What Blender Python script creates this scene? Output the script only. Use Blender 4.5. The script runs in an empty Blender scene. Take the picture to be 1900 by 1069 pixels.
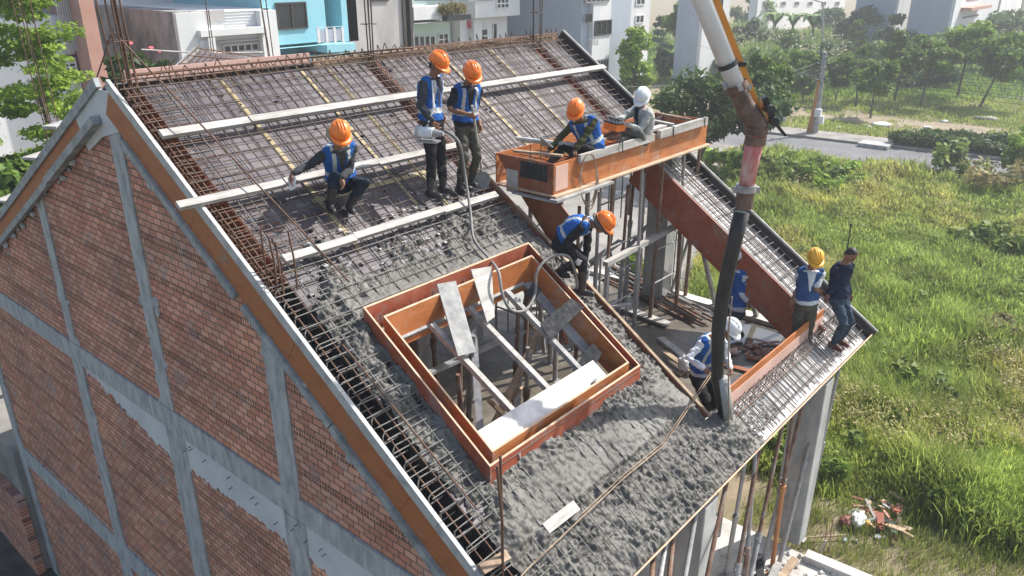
import bpy, bmesh, math, random
import numpy as np
from mathutils import Vector, Matrix
random.seed(7); rng = np.random.default_rng(7)
sc = bpy.context.scene; C = sc.collection
R = math.radians
# ---------------------------------------------------------------- camera, sky, sun
CAM = Vector((-4.1485, -9.9624, 9.5)); PITCH = R(22.496); HEAD = R(40.575)
cd = bpy.data.cameras.new('camera'); cam = bpy.data.objects.new('camera', cd); C.objects.link(cam)
cam.location = CAM; cam.rotation_euler = (R(90)-PITCH, 0, HEAD-R(90))
cd.sensor_width = 36; cd.lens = 1450/1900*36; cd.clip_start = .1; cd.clip_end = 2000
sc.camera = cam
SUN_EL = R(47); SUN_H = Vector((.93, -.37, 0)).normalized()
wd = bpy.data.worlds.new("World"); sc.world = wd; wd.use_nodes = True
nt = wd.node_tree; sky = nt.nodes.new('ShaderNodeTexSky'); sky.sky_type = 'NISHITA'; sky.sun_disc = False
sky.sun_elevation = SUN_EL; sky.sun_rotation = math.atan2(SUN_H.x, SUN_H.y)
sky.air_density = 1.2; sky.dust_density = 2.5; sky.ozone_density = 1.0
nt.links.new(sky.outputs[0], nt.nodes['Background'].inputs[0]); nt.nodes['Background'].inputs[1].default_value = .15
sl_ = bpy.data.lights.new('sun', 'SUN'); sl_.energy = 5.0; sl_.angle = R(.6); sl_.color = (1, .955, .89)
so = bpy.data.objects.new('sun', sl_); C.objects.link(so)
sd = Vector((SUN_H.x*math.cos(SUN_EL), SUN_H.y*math.cos(SUN_EL), math.sin(SUN_EL)))
so.rotation_euler = sd.to_track_quat('Z', 'Y').to_euler(); so.location = (0, 0, 30)
sc.view_settings.view_transform = 'Standard'; sc.view_settings.look = 'None'
sc.view_settings.exposure = .57; sc.view_settings.gamma = 1
# ---------------------------------------------------------------- rays through the photograph (to place things at their real depth)
def ray(px, py):
    x = (px-950)/1450; y = -(py-534.5)/1450
    f = math.cos(PITCH)+y*math.sin(PITCH); u = -math.sin(PITCH)+y*math.cos(PITCH)
    ch, sh = math.cos(HEAD), math.sin(HEAD)
    return Vector((f*ch+x*sh, f*sh-x*ch, u))
def gz(px, py, z): d = ray(px, py); return CAM+d*((z-CAM.z)/d.z)
def gx(px, py, x): d = ray(px, py); return CAM+d*((x-CAM.x)/d.x)
def gy(px, py, y): d = ray(px, py); return CAM+d*((y-CAM.y)/d.y)
def at_xy(px, py, x, y):
    d = ray(px, py); return CAM+d*(math.hypot(x-CAM.x, y-CAM.y)/math.hypot(d.x, d.y))
# ---------------------------------------------------------------- roof coordinates: u along the ridge, v down the slope, n out of it
ZR = 8.19; RC, RS = .8324, .5541; ROOF_U = 9.07; ROOF_V = 8.19
def RP(u, v, n=0): return Vector((u, -v*RC-n*RS, ZR-v*RS+n*RC))
def ruv(px, py, n=0):
    d = ray(px, py); N = Vector((0, -RS, RC)); P0 = Vector((0, 0, ZR))+N*n
    P = CAM+d*((P0-CAM).dot(N)/d.dot(N)); return P.x, math.hypot(P.y-P0.y, P.z-P0.z)
def rz(x, y): return ZR+y*.6657
# ---------------------------------------------------------------- materials
def mat(name, cols, scale=3, rough=.8, bump=0, bscale=None, metal=0, spec=.4, stretch=None, detail=6, stain=None):
    """cols: 2-3 colours mixed by noise"""
    m = bpy.data.materials.new(name); m.use_nodes = True; t = m.node_tree; b = t.nodes['Principled BSDF']
    b.inputs['Roughness'].default_value = rough; b.inputs['Metallic'].default_value = metal
    b.inputs['Specular IOR Level'].default_value = spec
    tc = t.nodes.new('ShaderNodeTexCoord'); vec = tc.outputs['Object']
    if stretch:
        mp = t.nodes.new('ShaderNodeMapping'); mp.inputs['Scale'].default_value = stretch
        t.links.new(vec, mp.inputs[0]); vec = mp.outputs[0]
    n = t.nodes.new('ShaderNodeTexNoise'); n.inputs['Scale'].default_value = scale; n.inputs['Detail'].default_value = detail
    n.inputs['Roughness'].default_value = .65
    t.links.new(vec, n.inputs['Vector'])
    r = t.nodes.new('ShaderNodeValToRGB'); e = r.color_ramp.elements
    k = len(cols)
    pos = [.36, .64] if k == 2 else [.34, .5, .66] if k == 3 else [.3, .45, .55, .7]
    while len(e) < k: e.new(.5)
    for i in range(k): e[i].position = pos[i]; e[i].color = (*cols[i], 1)
    t.links.new(n.outputs[0], r.inputs[0]); col_ = r.outputs[0]
    if stain:                      # splashes of dried cement, scuffs: (colour, threshold, scale)
        for k_, (sc_, th) in enumerate(((stain[2], stain[1]), (stain[2]*7, stain[1]+.06))):
            n3 = t.nodes.new('ShaderNodeTexNoise'); n3.inputs['Scale'].default_value = sc_; n3.inputs['Detail'].default_value = 9; n3.inputs['Roughness'].default_value = .72; n3.inputs['Distortion'].default_value = .6
            t.links.new(tc.outputs['Object'], n3.inputs['Vector']); r3 = t.nodes.new('ShaderNodeValToRGB'); e3 = r3.color_ramp.elements
            e3[0].position = th; e3[0].color = (0, 0, 0, 1); e3[1].position = th+.09; e3[1].color = (.75, .75, .75, 1)
            mx = t.nodes.new('ShaderNodeMix'); mx.data_type = 'RGBA'; t.links.new(n3.outputs[0], r3.inputs[0]); t.links.new(r3.outputs[0], mx.inputs[0]); t.links.new(col_, mx.inputs[6]); mx.inputs[7].default_value = (*stain[0], 1); col_ = mx.outputs[2]
    t.links.new(col_, b.inputs['Base Color'])
    if bump:
        n2 = t.nodes.new('ShaderNodeTexNoise'); n2.inputs['Scale'].default_value = bscale or scale*4; n2.inputs['Detail'].default_value = 5
        t.links.new(vec, n2.inputs['Vector'])
        bp = t.nodes.new('ShaderNodeBump'); bp.inputs['Strength'].default_value = bump; bp.inputs['Distance'].default_value = .02
        t.links.new(n2.outputs[0], bp.inputs['Height']); t.links.new(bp.outputs[0], b.inputs['Normal'])
    return m
def flat(name, col, rough=.6, metal=0, spec=.4): 
    return mat(name, [tuple(c*.88 for c in col), tuple(min(1, c*1.1) for c in col)], 8, rough, 0, None, metal, spec)
M = {}
M['ply_orange'] = mat('orange film plywood', [(.33, .105, .033), (.42, .145, .045), (.50, .19, .07)], 2.2, .5, .05, stretch=(1, 1, 3), stain=((.36, .27, .21), .55, 2.2))
M['ply_brown'] = mat('brown plywood', [(.17, .055, .026), (.25, .082, .036), (.30, .11, .05)], 2.5, .55, .05, stain=((.24, .20, .17), .545, 2.5))
M['ply_rake'] = mat('rake plywood', [(.30, .105, .04), (.36, .13, .045), (.27, .09, .035)], 3, .6, .05, stretch=(1, .6, 2), stain=((.25, .19, .15), .57, 3))
M['ply_red'] = mat('red brown plywood', [(.25, .06, .03), (.33, .085, .042), (.38, .13, .08)], 2.6, .5, .06, stain=((.24, .20, .18), .54, 1.9))
M['ply_deck'] = mat('grey violet formwork ply', [(.055, .047, .056), (.09, .078, .088), (.14, .125, .135)], 2.1, .55, .05, detail=9, stain=((.30, .29, .28), .62, 2.8))
M['ply_pale'] = mat('pale washed ply', [(.34, .32, .32), (.50, .49, .48), (.62, .61, .60)], 3.0, .6, .05, stain=((.26, .25, .24), .60, 3.5))
M['ply_pink'] = mat('pink faded plywood', [(.52, .33, .27), (.64, .43, .36)], 1.6, .7)
M['ply_edge'] = mat('light ply edge', [(.42, .29, .19), (.55, .41, .29)], 6, .8)
M['ply_black'] = mat('black film plywood', [(.012, .013, .015), (.03, .032, .036)], 3, .4)
M['ply_dark'] = mat('dark stained shutter board', [(.018, .019, .021), (.035, .037, .04), (.07, .07, .07)], 5, .85, .1, spec=.15, stretch=(3, 3, 1), stain=((.14, .14, .14), .60, 5))
M['wood_pale'] = mat('pale cement washed timber', [(.27, .255, .235), (.38, .365, .34), (.47, .455, .43)], 4, .8, .1, stretch=(.5, 3, 3), stain=((.22, .20, .18), .62, 4))
M['wood_grey'] = mat('grey cement stained timber', [(.20, .20, .20), (.31, .31, .30), (.42, .41, .39)], 4, .85, .12)
M['wood_brown'] = mat('weathered timber', [(.19, .13, .085), (.30, .22, .15), (.40, .31, .22)], 5, .85, .12)
M['trim_white'] = mat('cement splashed batten', [(.28, .29, .29), (.40, .41, .40), (.48, .48, .47)], 5, .6, .08, stain=((.18, .18, .175), .58, 3))
M['trim_grey'] = mat('grey steel batten', [(.17, .19, .19), (.26, .285, .285), (.36, .38, .38)], 5, .6, .08)
M['rust'] = mat('rusty rebar', [(.075, .042, .03), (.145, .078, .048), (.10, .064, .05)], 14, .8, .2)
M['rebar'] = mat('rebar brown grey', [(.075, .052, .042), (.125, .086, .066), (.09, .072, .065)], 9, .7, .2)
M['rebar_grey'] = mat('cement coated rebar', [(.13, .125, .115), (.21, .20, .185)], 9, .7, .2)
M['steel'] = mat('galvanised steel tube', [(.23, .235, .24), (.36, .365, .37), (.30, .27, .25)], 6, .45, .05, metal=.35)
M['steel_rust'] = mat('rusty steel prop', [(.13, .07, .045), (.22, .13, .09), (.25, .22, .20)], 5, .7, .1, metal=.1)
M['steel_orange'] = mat('orange primer steel prop', [(.40, .15, .055), (.52, .24, .10)], 5, .6)
M['conc_grey'] = mat('cast concrete', [(.25, .255, .25), (.36, .365, .355), (.45, .45, .43)], 2.5, .85, .2, stretch=(1.5, 1.5, .6), detail=9)
M['conc_wall'] = mat('gable concrete', [(.24, .25, .25), (.36, .37, .365), (.46, .465, .455)], 3.5, .9, .2, stretch=(1, 2.2, .7), detail=9)
M['plaster'] = mat('pale smooth plaster', [(.46, .475, .475), (.55, .565, .565)], 1.7, .85, .06, detail=8)
M['conc_slab'] = mat('dusty floor slab', [(.36, .34, .31), (.50, .48, .45), (.58, .56, .53)], 1.2, .9, .15, bscale=12, detail=9, stain=((.26, .24, .21), .56, 1.3))
M['yellow_tape'] = mat('yellow joint tape', [(.30, .245, .13), (.40, .33, .19)], 6, .7)
M['black_rubber'] = mat('black rubber hose', [(.010, .010, .011), (.022, .022, .023), (.05, .049, .047)], 3.5, .5, .1, stretch=(1, 1, .4), stain=((.16, .155, .15), .60, 5))
M['hose_grey'] = mat('grey hose', [(.16, .155, .15), (.26, .25, .24)], 5, .6)
M['white_paint'] = mat('white enamel pipe', [(.66, .69, .74), (.74, .77, .82)], 2, .35, stain=((.42, .42, .42), .66, 3))
M['boom_orange'] = mat('orange boom paint', [(.62, .22, .03), (.72, .29, .05)], 3, .4)
M['elbow_rust'] = mat('rusted elbow', [(.07, .045, .035), (.13, .08, .06), (.19, .12, .09)], 5, .6, .2)
M['pipe_red'] = mat('scraped red pipe', [(.42, .07, .075), (.50, .16, .15), (.50, .42, .40)], 5, .5, .1, stretch=(1, 1, .35))
M['asphalt'] = mat('asphalt', [(.13, .13, .135), (.18, .18, .185)], .7, .9, .1, bscale=40)
M['paving'] = mat('worn concrete paving', [(.17, .16, .145), (.25, .235, .215), (.30, .285, .26)], .8, .9, .1, bscale=20)
M['dirt'] = mat('dirt', [(.17, .13, .085), (.28, .23, .16), (.22, .19, .12)], .9, .95, .3, bscale=8)
M['soil_dark'] = mat('dark damp soil', [(.04, .035, .03), (.09, .078, .065), (.13, .12, .11)], 1.2, .95, .3, bscale=10, detail=10)
M['glass_dark'] = flat('dark window glass', (.025, .03, .035), .08, spec=.6)
M['glass_rail'] = flat('tinted rail glass', (.10, .14, .16), .1, spec=.6)
M['win_frame'] = flat('white window frame', (.66, .67, .68), .5)
M['dark_frame'] = flat('dark window frame', (.05, .045, .04), .5)
M['b_blue'] = mat('turquoise wall paint', [(.26, .54, .62), (.30, .59, .67)], .8, .8)
M['b_white'] = mat('white wall paint', [(.60, .61, .61), (.72, .72, .71)], .5, .85, stretch=(1, 1, .4))
M['b_grey'] = mat('grey render wall', [(.33, .315, .31), (.43, .41, .40), (.48, .46, .45)], .7, .9, stretch=(1, 1, .35), detail=8)
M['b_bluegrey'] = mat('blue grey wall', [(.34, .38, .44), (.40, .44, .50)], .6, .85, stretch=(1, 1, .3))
M['b_mint'] = mat('mint wall', [(.52, .68, .62), (.58, .72, .66)], .7, .85)
M['b_stain'] = mat('mould stained wall', [(.06, .065, .07), (.20, .205, .21), (.34, .345, .345)], 1.0, .9, .1, stretch=(1, .7, .4), detail=12)
M['b_brown'] = mat('brown pink cladding', [(.40, .22, .17), (.47, .27, .21)], 1.2, .8)
M['b_maroon'] = flat('maroon wall', (.12, .05, .05), .8)
M['bark'] = mat('bark', [(.07, .055, .042), (.14, .115, .09)], 6, .9, .3)
def leafmat(name, a, b):
    m = mat(name, [a, b], 1.1, .55, spec=.25); t = m.node_tree; bs = t.nodes['Principled BSDF']
    # thin leaves pass some light
    tr = t.nodes.new('ShaderNodeBsdfTranslucent'); mx = t.nodes.new('ShaderNodeMixShader'); mx.inputs[0].default_value = .42
    src = bs.inputs['Base Color'].links[0].from_socket
    at = t.nodes.new('ShaderNodeAttribute'); at.attribute_name = 'tint'
    hs = t.nodes.new('ShaderNodeMix'); hs.data_type = 'RGBA'; hs.blend_type = 'MULTIPLY'; hs.inputs[0].default_value = 1
    t.links.new(src, hs.inputs[6]); t.links.new(at.outputs['Color'], hs.inputs[7])
    t.links.new(hs.outputs[2], bs.inputs['Base Color']); t.links.new(hs.outputs[2], tr.inputs[0])
    out = t.nodes['Material Output']
    t.links.new(bs.outputs[0], mx.inputs[1]); t.links.new(tr.outputs[0], mx.inputs[2]); t.links.new(mx.outputs[0], out.inputs[0])
    return m
M['leaf_bright'] = leafmat('bright green leaves', (.15, .26, .03), (.26, .38, .05))
M['frond'] = mat('banana fronds', [(.10, .19, .03), (.18, .28, .05)], 2, .5)
M['leaf_mid'] = leafmat('mid green leaves', (.085, .16, .03), (.155, .24, .045))
M['leaf_dark'] = leafmat('dark green leaves', (.045, .09, .025), (.085, .14, .035))
M['leaf_dry'] = leafmat('dry brownish leaves', (.20, .18, .08), (.30, .27, .13))
M['leaf_grass'] = leafmat('grass blades', (.23, .285, .06), (.365, .405, .12))
M['leaf_weed'] = leafmat('weed leaves', (.125, .195, .045), (.25, .32, .08))
M['leaf_straw'] = leafmat('straw seed heads', (.36, .33, .16), (.50, .46, .26))
# brick gable
def brick_mat():
    m = bpy.data.materials.new('hollow clay brick wall'); m.use_nodes = True; t = m.node_tree; b = t.nodes['Principled BSDF']
    L = t.links.new; N = t.nodes.new
    b.inputs['Roughness'].default_value = .9
    tc = N('ShaderNodeTexCoord'); sx = N('ShaderNodeSeparateXYZ'); L(tc.outputs['Object'], sx.inputs[0])
    cx = N('ShaderNodeCombineXYZ'); L(sx.outputs[1], cx.inputs[0]); L(sx.outputs[2], cx.inputs[1])
    # slight wander of the courses
    nz = N('ShaderNodeTexNoise'); nz.inputs['Scale'].default_value = 2.5; L(cx.outputs[0], nz.inputs['Vector'])
    ad = N('ShaderNodeVectorMath'); ad.operation = 'MULTIPLY_ADD'; ad.inputs[1].default_value = (.03, .03, 0); L(nz.outputs[1], ad.inputs[0]); L(cx.outputs[0], ad.inputs[2])
    br = N('ShaderNodeTexBrick'); L(ad.outputs[0], br.inputs['Vector'])
    br.inputs['Scale'].default_value = 1; br.inputs['Brick Width'].default_value = .19; br.inputs['Row Height'].default_value = .094
    br.inputs['Mortar Size'].default_value = .009; br.inputs['Mortar Smooth'].default_value = .15; br.inputs['Bias'].default_value = -.1
    br.inputs['Color1'].default_value = (.45, .205, .13, 1); br.inputs['Color2'].default_value = (.66, .38, .27, 1)
    br.inputs['Mortar'].default_value = (.15, .10, .08, 1)
    # big colour drift: browner to the far end, redder fresh bricks in patches
    n2 = N('ShaderNodeTexNoise'); n2.inputs['Scale'].default_value = .7; n2.inputs['Detail'].default_value = 7; L(cx.outputs[0], n2.inputs['Vector'])
    r2 = N('ShaderNodeValToRGB'); e = r2.color_ramp.elements; e[0].position = .38; e[0].color = (.80, .78, .82, 1); e[1].position = .62; e[1].color = (1.12, 1.0, .92, 1)
    L(n2.outputs[0], r2.inputs[0])
    mx = N('ShaderNodeMix'); mx.data_type = 'RGBA'; mx.blend_type = 'MULTIPLY'; mx.inputs[0].default_value = 1
    L(br.outputs[0], mx.inputs[6]); L(r2.outputs[0], mx.inputs[7])
    # mortar smears and cement dust
    n3 = N('ShaderNodeTexNoise'); n3.inputs['Scale'].default_value = 1.6; n3.inputs['Detail'].default_value = 12; n3.inputs['Roughness'].default_value = .75; L(cx.outputs[0], n3.inputs['Vector'])
    r3 = N('ShaderNodeValToRGB'); e = r3.color_ramp.elements; e[0].position = .545; e[0].color = (0, 0, 0, 1); e[1].position = .65; e[1].color = (.70, .70, .70, 1)
    L(n3.outputs[0], r3.inputs[0])
    m3 = N('ShaderNodeMix'); m3.data_type = 'RGBA'; L(r3.outputs[0], m3.inputs[0]); L(mx.outputs[2], m3.inputs[6]); m3.inputs[7].default_value = (.30, .275, .26, 1)
    # header courses: bricks laid on end, every fifth course, dotted with their dark holes
    def math(op, a, bv=None):
        q = N('ShaderNodeMath'); q.operation = op
        for i, v in ((0, a), (1, bv)):
            if v is None: continue
            if isinstance(v, (int, float)): q.inputs[i].default_value = v
            else: L(v, q.inputs[i])
        return q.outputs[0]
    zz = N('ShaderNodeSeparateXYZ'); L(ad.outputs[0], zz.inputs[0])
    fr = math('FRACT', math('DIVIDE', zz.outputs[1], .564)); inrow = math('LESS_THAN', fr, .145)
    fy = math('FRACT', math('DIVIDE', zz.outputs[0], .05)); hole = math('LESS_THAN', math('ABSOLUTE', math('SUBTRACT', fy, .5)), .27)
    fv = math('FRACT', math('DIVIDE', zz.outputs[1], .047)); hole2 = math('LESS_THAN', math('ABSOLUTE', math('SUBTRACT', fv, .5)), .30)
    n4 = N('ShaderNodeTexNoise'); n4.inputs['Scale'].default_value = 5; L(cx.outputs[0], n4.inputs['Vector'])
    vis = math('GREATER_THAN', n4.outputs[0], .30)
    hm = math('MULTIPLY', math('MULTIPLY', math('MULTIPLY', inrow, hole), hole2), vis)
    m4 = N('ShaderNodeMix'); m4.data_type = 'RGBA'; L(math('MULTIPLY', hm, .9), m4.inputs[0]); L(m3.outputs[2], m4.inputs[6]); m4.inputs[7].default_value = (.035, .022, .02, 1)
    L(m4.outputs[2], b.inputs['Base Color'])
    bp = N('ShaderNodeBump'); bp.inputs['Strength'].default_value = .6; bp.inputs['Distance'].default_value = .02
    inv = math('SUBTRACT', 1, br.outputs['Fac']); hh = math('SUBTRACT', inv, hm)
    hn = math('ADD', hh, math('MULTIPLY', n3.outputs[0], .5)); L(hn, bp.inputs['Height']); L(bp.outputs[0], b.inputs['Normal'])
    return m
M['brick'] = brick_mat()
# ---------------------------------------------------------------- mesh helpers
WL = {}
def tag(o, label=None, cat=None, group=None, kind=None):
    if label: o['label'] = label
    if cat: o['category'] = cat
    if group: o['group'] = group
    if kind: o['kind'] = kind
    return o
def thing(name, loc, label, cat, group=None):
    o = bpy.data.objects.new(name, None); C.objects.link(o); o.location = loc; o.empty_display_size = .2
    WL[o.name] = Vector(loc); return tag(o, label, cat, group)
def place(name, me, mats, parent=None, smooth=False):
    o = bpy.data.objects.new(name, me); C.objects.link(o)
    for m in (mats if isinstance(mats, (list, tuple)) else [mats]): me.materials.append(M[m] if isinstance(m, str) else m)
    if parent is not None: o.parent = parent; WL[o.name] = WL[parent.name]
    else: WL[o.name] = Vector((0, 0, 0))
    if smooth: me.polygons.foreach_set('use_smooth', [True]*len(me.polygons))
    return o
class MB:
    def __init__(s): s.v = []; s.f = []; s.mi = []; s.cur = 0
    def add(s, vs, fs):
        b = len(s.v); s.v.extend([tuple(q) for q in vs]); s.f.extend([tuple(b+i for i in f) for f in fs]); s.mi.extend([s.cur]*len(fs)); return s
    def hexa(s, p):    # 8 points: bottom 4 ccw, top 4
        return s.add(p, [(3, 2, 1, 0), (4, 5, 6, 7), (0, 1, 5, 4), (1, 2, 6, 5), (2, 3, 7, 6), (3, 0, 4, 7)])
    def box(s, lo, hi):
        x0, y0, z0 = lo; x1, y1, z1 = hi
        return s.hexa([(x0, y0, z0), (x1, y0, z0), (x1, y1, z0), (x0, y1, z0), (x0, y0, z1), (x1, y0, z1), (x1, y1, z1), (x0, y1, z1)])
    def roofbox(s, u0, u1, v0, v1, n0, n1):
        return s.hexa([RP(u0, v1, n0), RP(u1, v1, n0), RP(u1, v0, n0), RP(u0, v0, n0), RP(u0, v1, n1), RP(u1, v1, n1), RP(u1, v0, n1), RP(u0, v0, n1)])
    def bar(s, p, q, w, h, up=(0, 0, 1)):   # rectangular bar from p to q; w sideways, h along up
        p, q = Vector(p), Vector(q); d = (q-p).normalized(); up = Vector(up)
        sd_ = d.cross(up)
        if sd_.length < 1e-4: sd_ = d.cross(Vector((1, 0, 0)))
        sd_.normalize(); u = sd_.cross(d)
        a = sd_*w/2; b = u*h/2
        return s.hexa([p-a-b, p+a-b, q+a-b, q-a-b, p-a+b, p+a+b, q+a+b, q-a+b])
    def tube(s, pts, r, k=6, cap=True):
        pts = [Vector(p) for p in pts]; n = len(pts); rs = r if isinstance(r, (list, tuple)) else [r]*n
        vs = []; prev = None
        for i, p in enumerate(pts):
            d = (pts[min(i+1, n-1)]-pts[max(i-1, 0)])
            d = d.normalized() if d.length > 1e-9 else Vector((0, 0, 1))
            if prev is None:
                a = d.cross(Vector((0, 0, 1)) if abs(d.z) < .9 else Vector((1, 0, 0))).normalized()
            else:
                a = prev-d*prev.dot(d)
                a = a.normalized() if a.length > 1e-6 else d.orthogonal().normalized()
            prev = a; b = d.cross(a)
            for j in range(k):
                t = 2*math.pi*j/k; vs.append(p+(a*math.cos(t)+b*math.sin(t))*rs[i])
        fs = [(i*k+j, i*k+(j+1) % k, (i+1)*k+(j+1) % k, (i+1)*k+j) for i in range(n-1) for j in range(k)]
        if cap: fs += [tuple(range(k-1, -1, -1)), tuple((n-1)*k+j for j in range(k))]
        return s.add(vs, fs)
    def prism(s, poly, off):                # poly (3D) extruded by off
        n = len(poly); off = Vector(off); p = [Vector(q) for q in poly]
        return s.add(p+[q+off for q in p], [tuple(range(n-1, -1, -1)), tuple(range(n, 2*n))]+[(i, (i+1) % n, n+(i+1) % n, n+i) for i in range(n)])
    def blob(s, c, r, seed=0, amp=.2, sub=2):
        bm = bmesh.new(); bmesh.ops.create_icosphere(bm, subdivisions=sub, radius=1); rr = random.Random(seed)
        rx, ry, rz_ = r if isinstance(r, (tuple, list)) else (r, r, r)
        vs = []
        for v in bm.verts:
            k = 1+rr.uniform(-amp, amp); vs.append((c[0]+v.co.x*rx*k, c[1]+v.co.y*ry*k, c[2]+v.co.z*rz_*k))
        fs = [tuple(v.index for v in f.verts) for f in bm.faces]; bm.free(); return s.add(vs, fs)
    def build(s, name, mats, parent=None, smooth=False, kind=None, bevel=0):
        me = bpy.data.meshes.new(name); L = WL[parent.name] if parent is not None else Vector((0, 0, 0))
        me.from_pydata([(v[0]-L.x, v[1]-L.y, v[2]-L.z) for v in s.v], [], s.f)
        bm = bmesh.new(); bm.from_mesh(me); bmesh.ops.recalc_face_normals(bm, faces=bm.faces[:]); bm.to_mesh(me); bm.free()
        if max(s.mi, default=0): me.polygons.foreach_set('material_index', s.mi)
        o = place(name, me, mats, parent, smooth)
        if bevel:
            b = o.modifiers.new('bevel', 'BEVEL'); b.width = bevel; b.segments = 1; b.limit_method = 'ANGLE'
        if kind: o['kind'] = kind
        return o
def solo(mb, name, mats, label, cat, group=None, smooth=False):      # a thing that is one mesh: origin moved to its base
    xs = np.array(mb.v); L = Vector((float(xs[:, 0].mean()), float(xs[:, 1].mean()), float(xs[:, 2].min())))
    e = bpy.data.objects.new('tmp', None); WL['tmp'] = L
    me = bpy.data.meshes.new(name); me.from_pydata([(v[0]-L.x, v[1]-L.y, v[2]-L.z) for v in mb.v], [], mb.f)
    bm = bmesh.new(); bm.from_mesh(me); bmesh.ops.recalc_face_normals(bm, faces=bm.faces[:]); bm.to_mesh(me); bm.free()
    if max(mb.mi, default=0): me.polygons.foreach_set('material_index', mb.mi)
    bpy.data.objects.remove(e); o = place(name, me, mats, None, smooth); o.location = L; WL[o.name] = L
    return tag(o, label, cat, group)
def copy_tree(o, loc=None, rotz=None, label=None, scale=None):
    c = o.copy(); C.objects.link(c)
    if loc is not None: c.location = loc
    if rotz is not None: c.rotation_euler = (0, 0, rotz)
    if scale is not None: c.scale = (scale, scale, scale)
    if label: c['label'] = label
    for ch in o.children:
        k = copy_tree(ch); k.parent = c
    return c
def noise2(x, y, s, seed=0):              # smooth value noise, vectorised
    x = np.asarray(x)/s; y = np.asarray(y)/s
    xi = np.floor(x).astype(np.int64); yi = np.floor(y).astype(np.int64); xf = x-xi; yf = y-yi
    def h(a, b):
        k = (a*374761393+b*668265263+seed*974634541) & 0xffffffff
        k = ((k ^ (k >> 13))*1274126177) & 0xffffffff
        return ((k ^ (k >> 16)) & 0xffff)/65535.
    u = xf*xf*(3-2*xf); v = yf*yf*(3-2*yf)
    return (h(xi, yi)*(1-u)+h(xi+1, yi)*u)*(1-v)+(h(xi, yi+1)*(1-u)+h(xi+1, yi+1)*u)*v
def np_mesh(name, V, F, mats, parent=None, tint=None, smooth=False):
    V = np.asarray(V, dtype=np.float32); F = np.asarray(F, dtype=np.int32); k = F.shape[1]
    me = bpy.data.meshes.new(name); me.vertices.add(len(V)); me.vertices.foreach_set('co', V.ravel())
    me.loops.add(F.size); me.loops.foreach_set('vertex_index', F.ravel())
    me.polygons.add(len(F)); me.polygons.foreach_set('loop_start', np.arange(0, F.size, k, dtype=np.int32))
    me.update(calc_edges=True)
    if tint is not None:
        a = me.attributes.new('tint', 'FLOAT_COLOR', 'POINT'); a.data.foreach_set('color', np.asarray(tint, dtype=np.float32).ravel())
    return place(name, me, mats, parent, smooth)
# ================================================================ SETTING: ground
def ground():
    xs = np.array([-400, -60, -20, -3, .095, .115, 7, 9, 20, 40, 80, 160, 420.]); ys = np.array([-420, -160, -60, -30, -12, -9, -7, 0, 8.6, 10.2, 11, 30, 80, 200, 420.])
    V = []; 
    for x in xs:
        for y in ys:
            z = 0.0
            if x < .1 and -31 < y < 31: z = -4.5
            elif x < -20: z = 0
            if .1 < x < 8 and 8 < y < 31: z = -.97
            V.append((x, y, z))
    n = len(ys); F = [(i*n+j, (i+1)*n+j, (i+1)*n+j+1, i*n+j+1) for i in range(len(xs)-1) for j in range(n-1)]
    m = mat('ground soil and turf', [(.27, .21, .145), (.20, .165, .105), (.19, .19, .075)], 1.1, .95, .6, bscale=9, detail=10)
    tag(np_mesh('ground', V, F, m), kind='structure')
ground()
def sheet(name, poly, z, m):
    mb = MB(); mb.add([(p[0], p[1], z) for p in poly], [tuple(range(len(poly)))])
    return mb.build(name, m, kind='structure')
# road running roughly along -Y at the far side of the field, and the concrete lane that leads to the house
def rd(o, s): return (40.3+.10*(6-s)+o, s)
sheet('road', [rd(-2.6, -120), rd(1.9, -120), rd(1.9, 120), rd(-2.6, 120)], .008, 'asphalt')
mb = MB(); p = [rd(1.9, -120), rd(4.0, -120), rd(4.0, 120), rd(1.9, 120)]
mb.prism([(a, b, .0) for a, b in p], (0, 0, .14)); mb.build('pavement', 'paving', kind='structure')
sheet('lane', [(9.2, -1.6), (18.5, 1.4), (29.2, 6.2), (37.5, 8.6), (37.5, 17), (9.2, 13)], .012, 'paving')
sheet('dirt_path', [(48.2, 14), (49.5, 3), (50, -10), (49, -60), (53.5, -60), (53.4, -10), (52.4, 3), (50.5, 14)], .02, 'dirt')
sheet('far_road', [(66, -60), (74, -60), (74, 1.5), (66.5, 2.5)], .024, 'asphalt')
sheet('far_lane', [(97, 12), (103, 12), (103, 70), (97, 70)], .02, 'paving')
mb = MB(); mb.box((.2, -9.6, -.6), (7.0, 9, .3)); mb.build('yard_slab', 'conc_slab', kind='structure')
mb = MB(); mb.box((-.09, 8.75, -4.4), (6.9, 29, -.95)); mb.build('yard_paving', 'paving', kind='structure')
mb = MB(); mb.bar((6.93, -6.95, .35), (7.1, -9.6, .35), .2, .14); mb.build('kerb', 'conc_slab', kind='structure')

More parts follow.
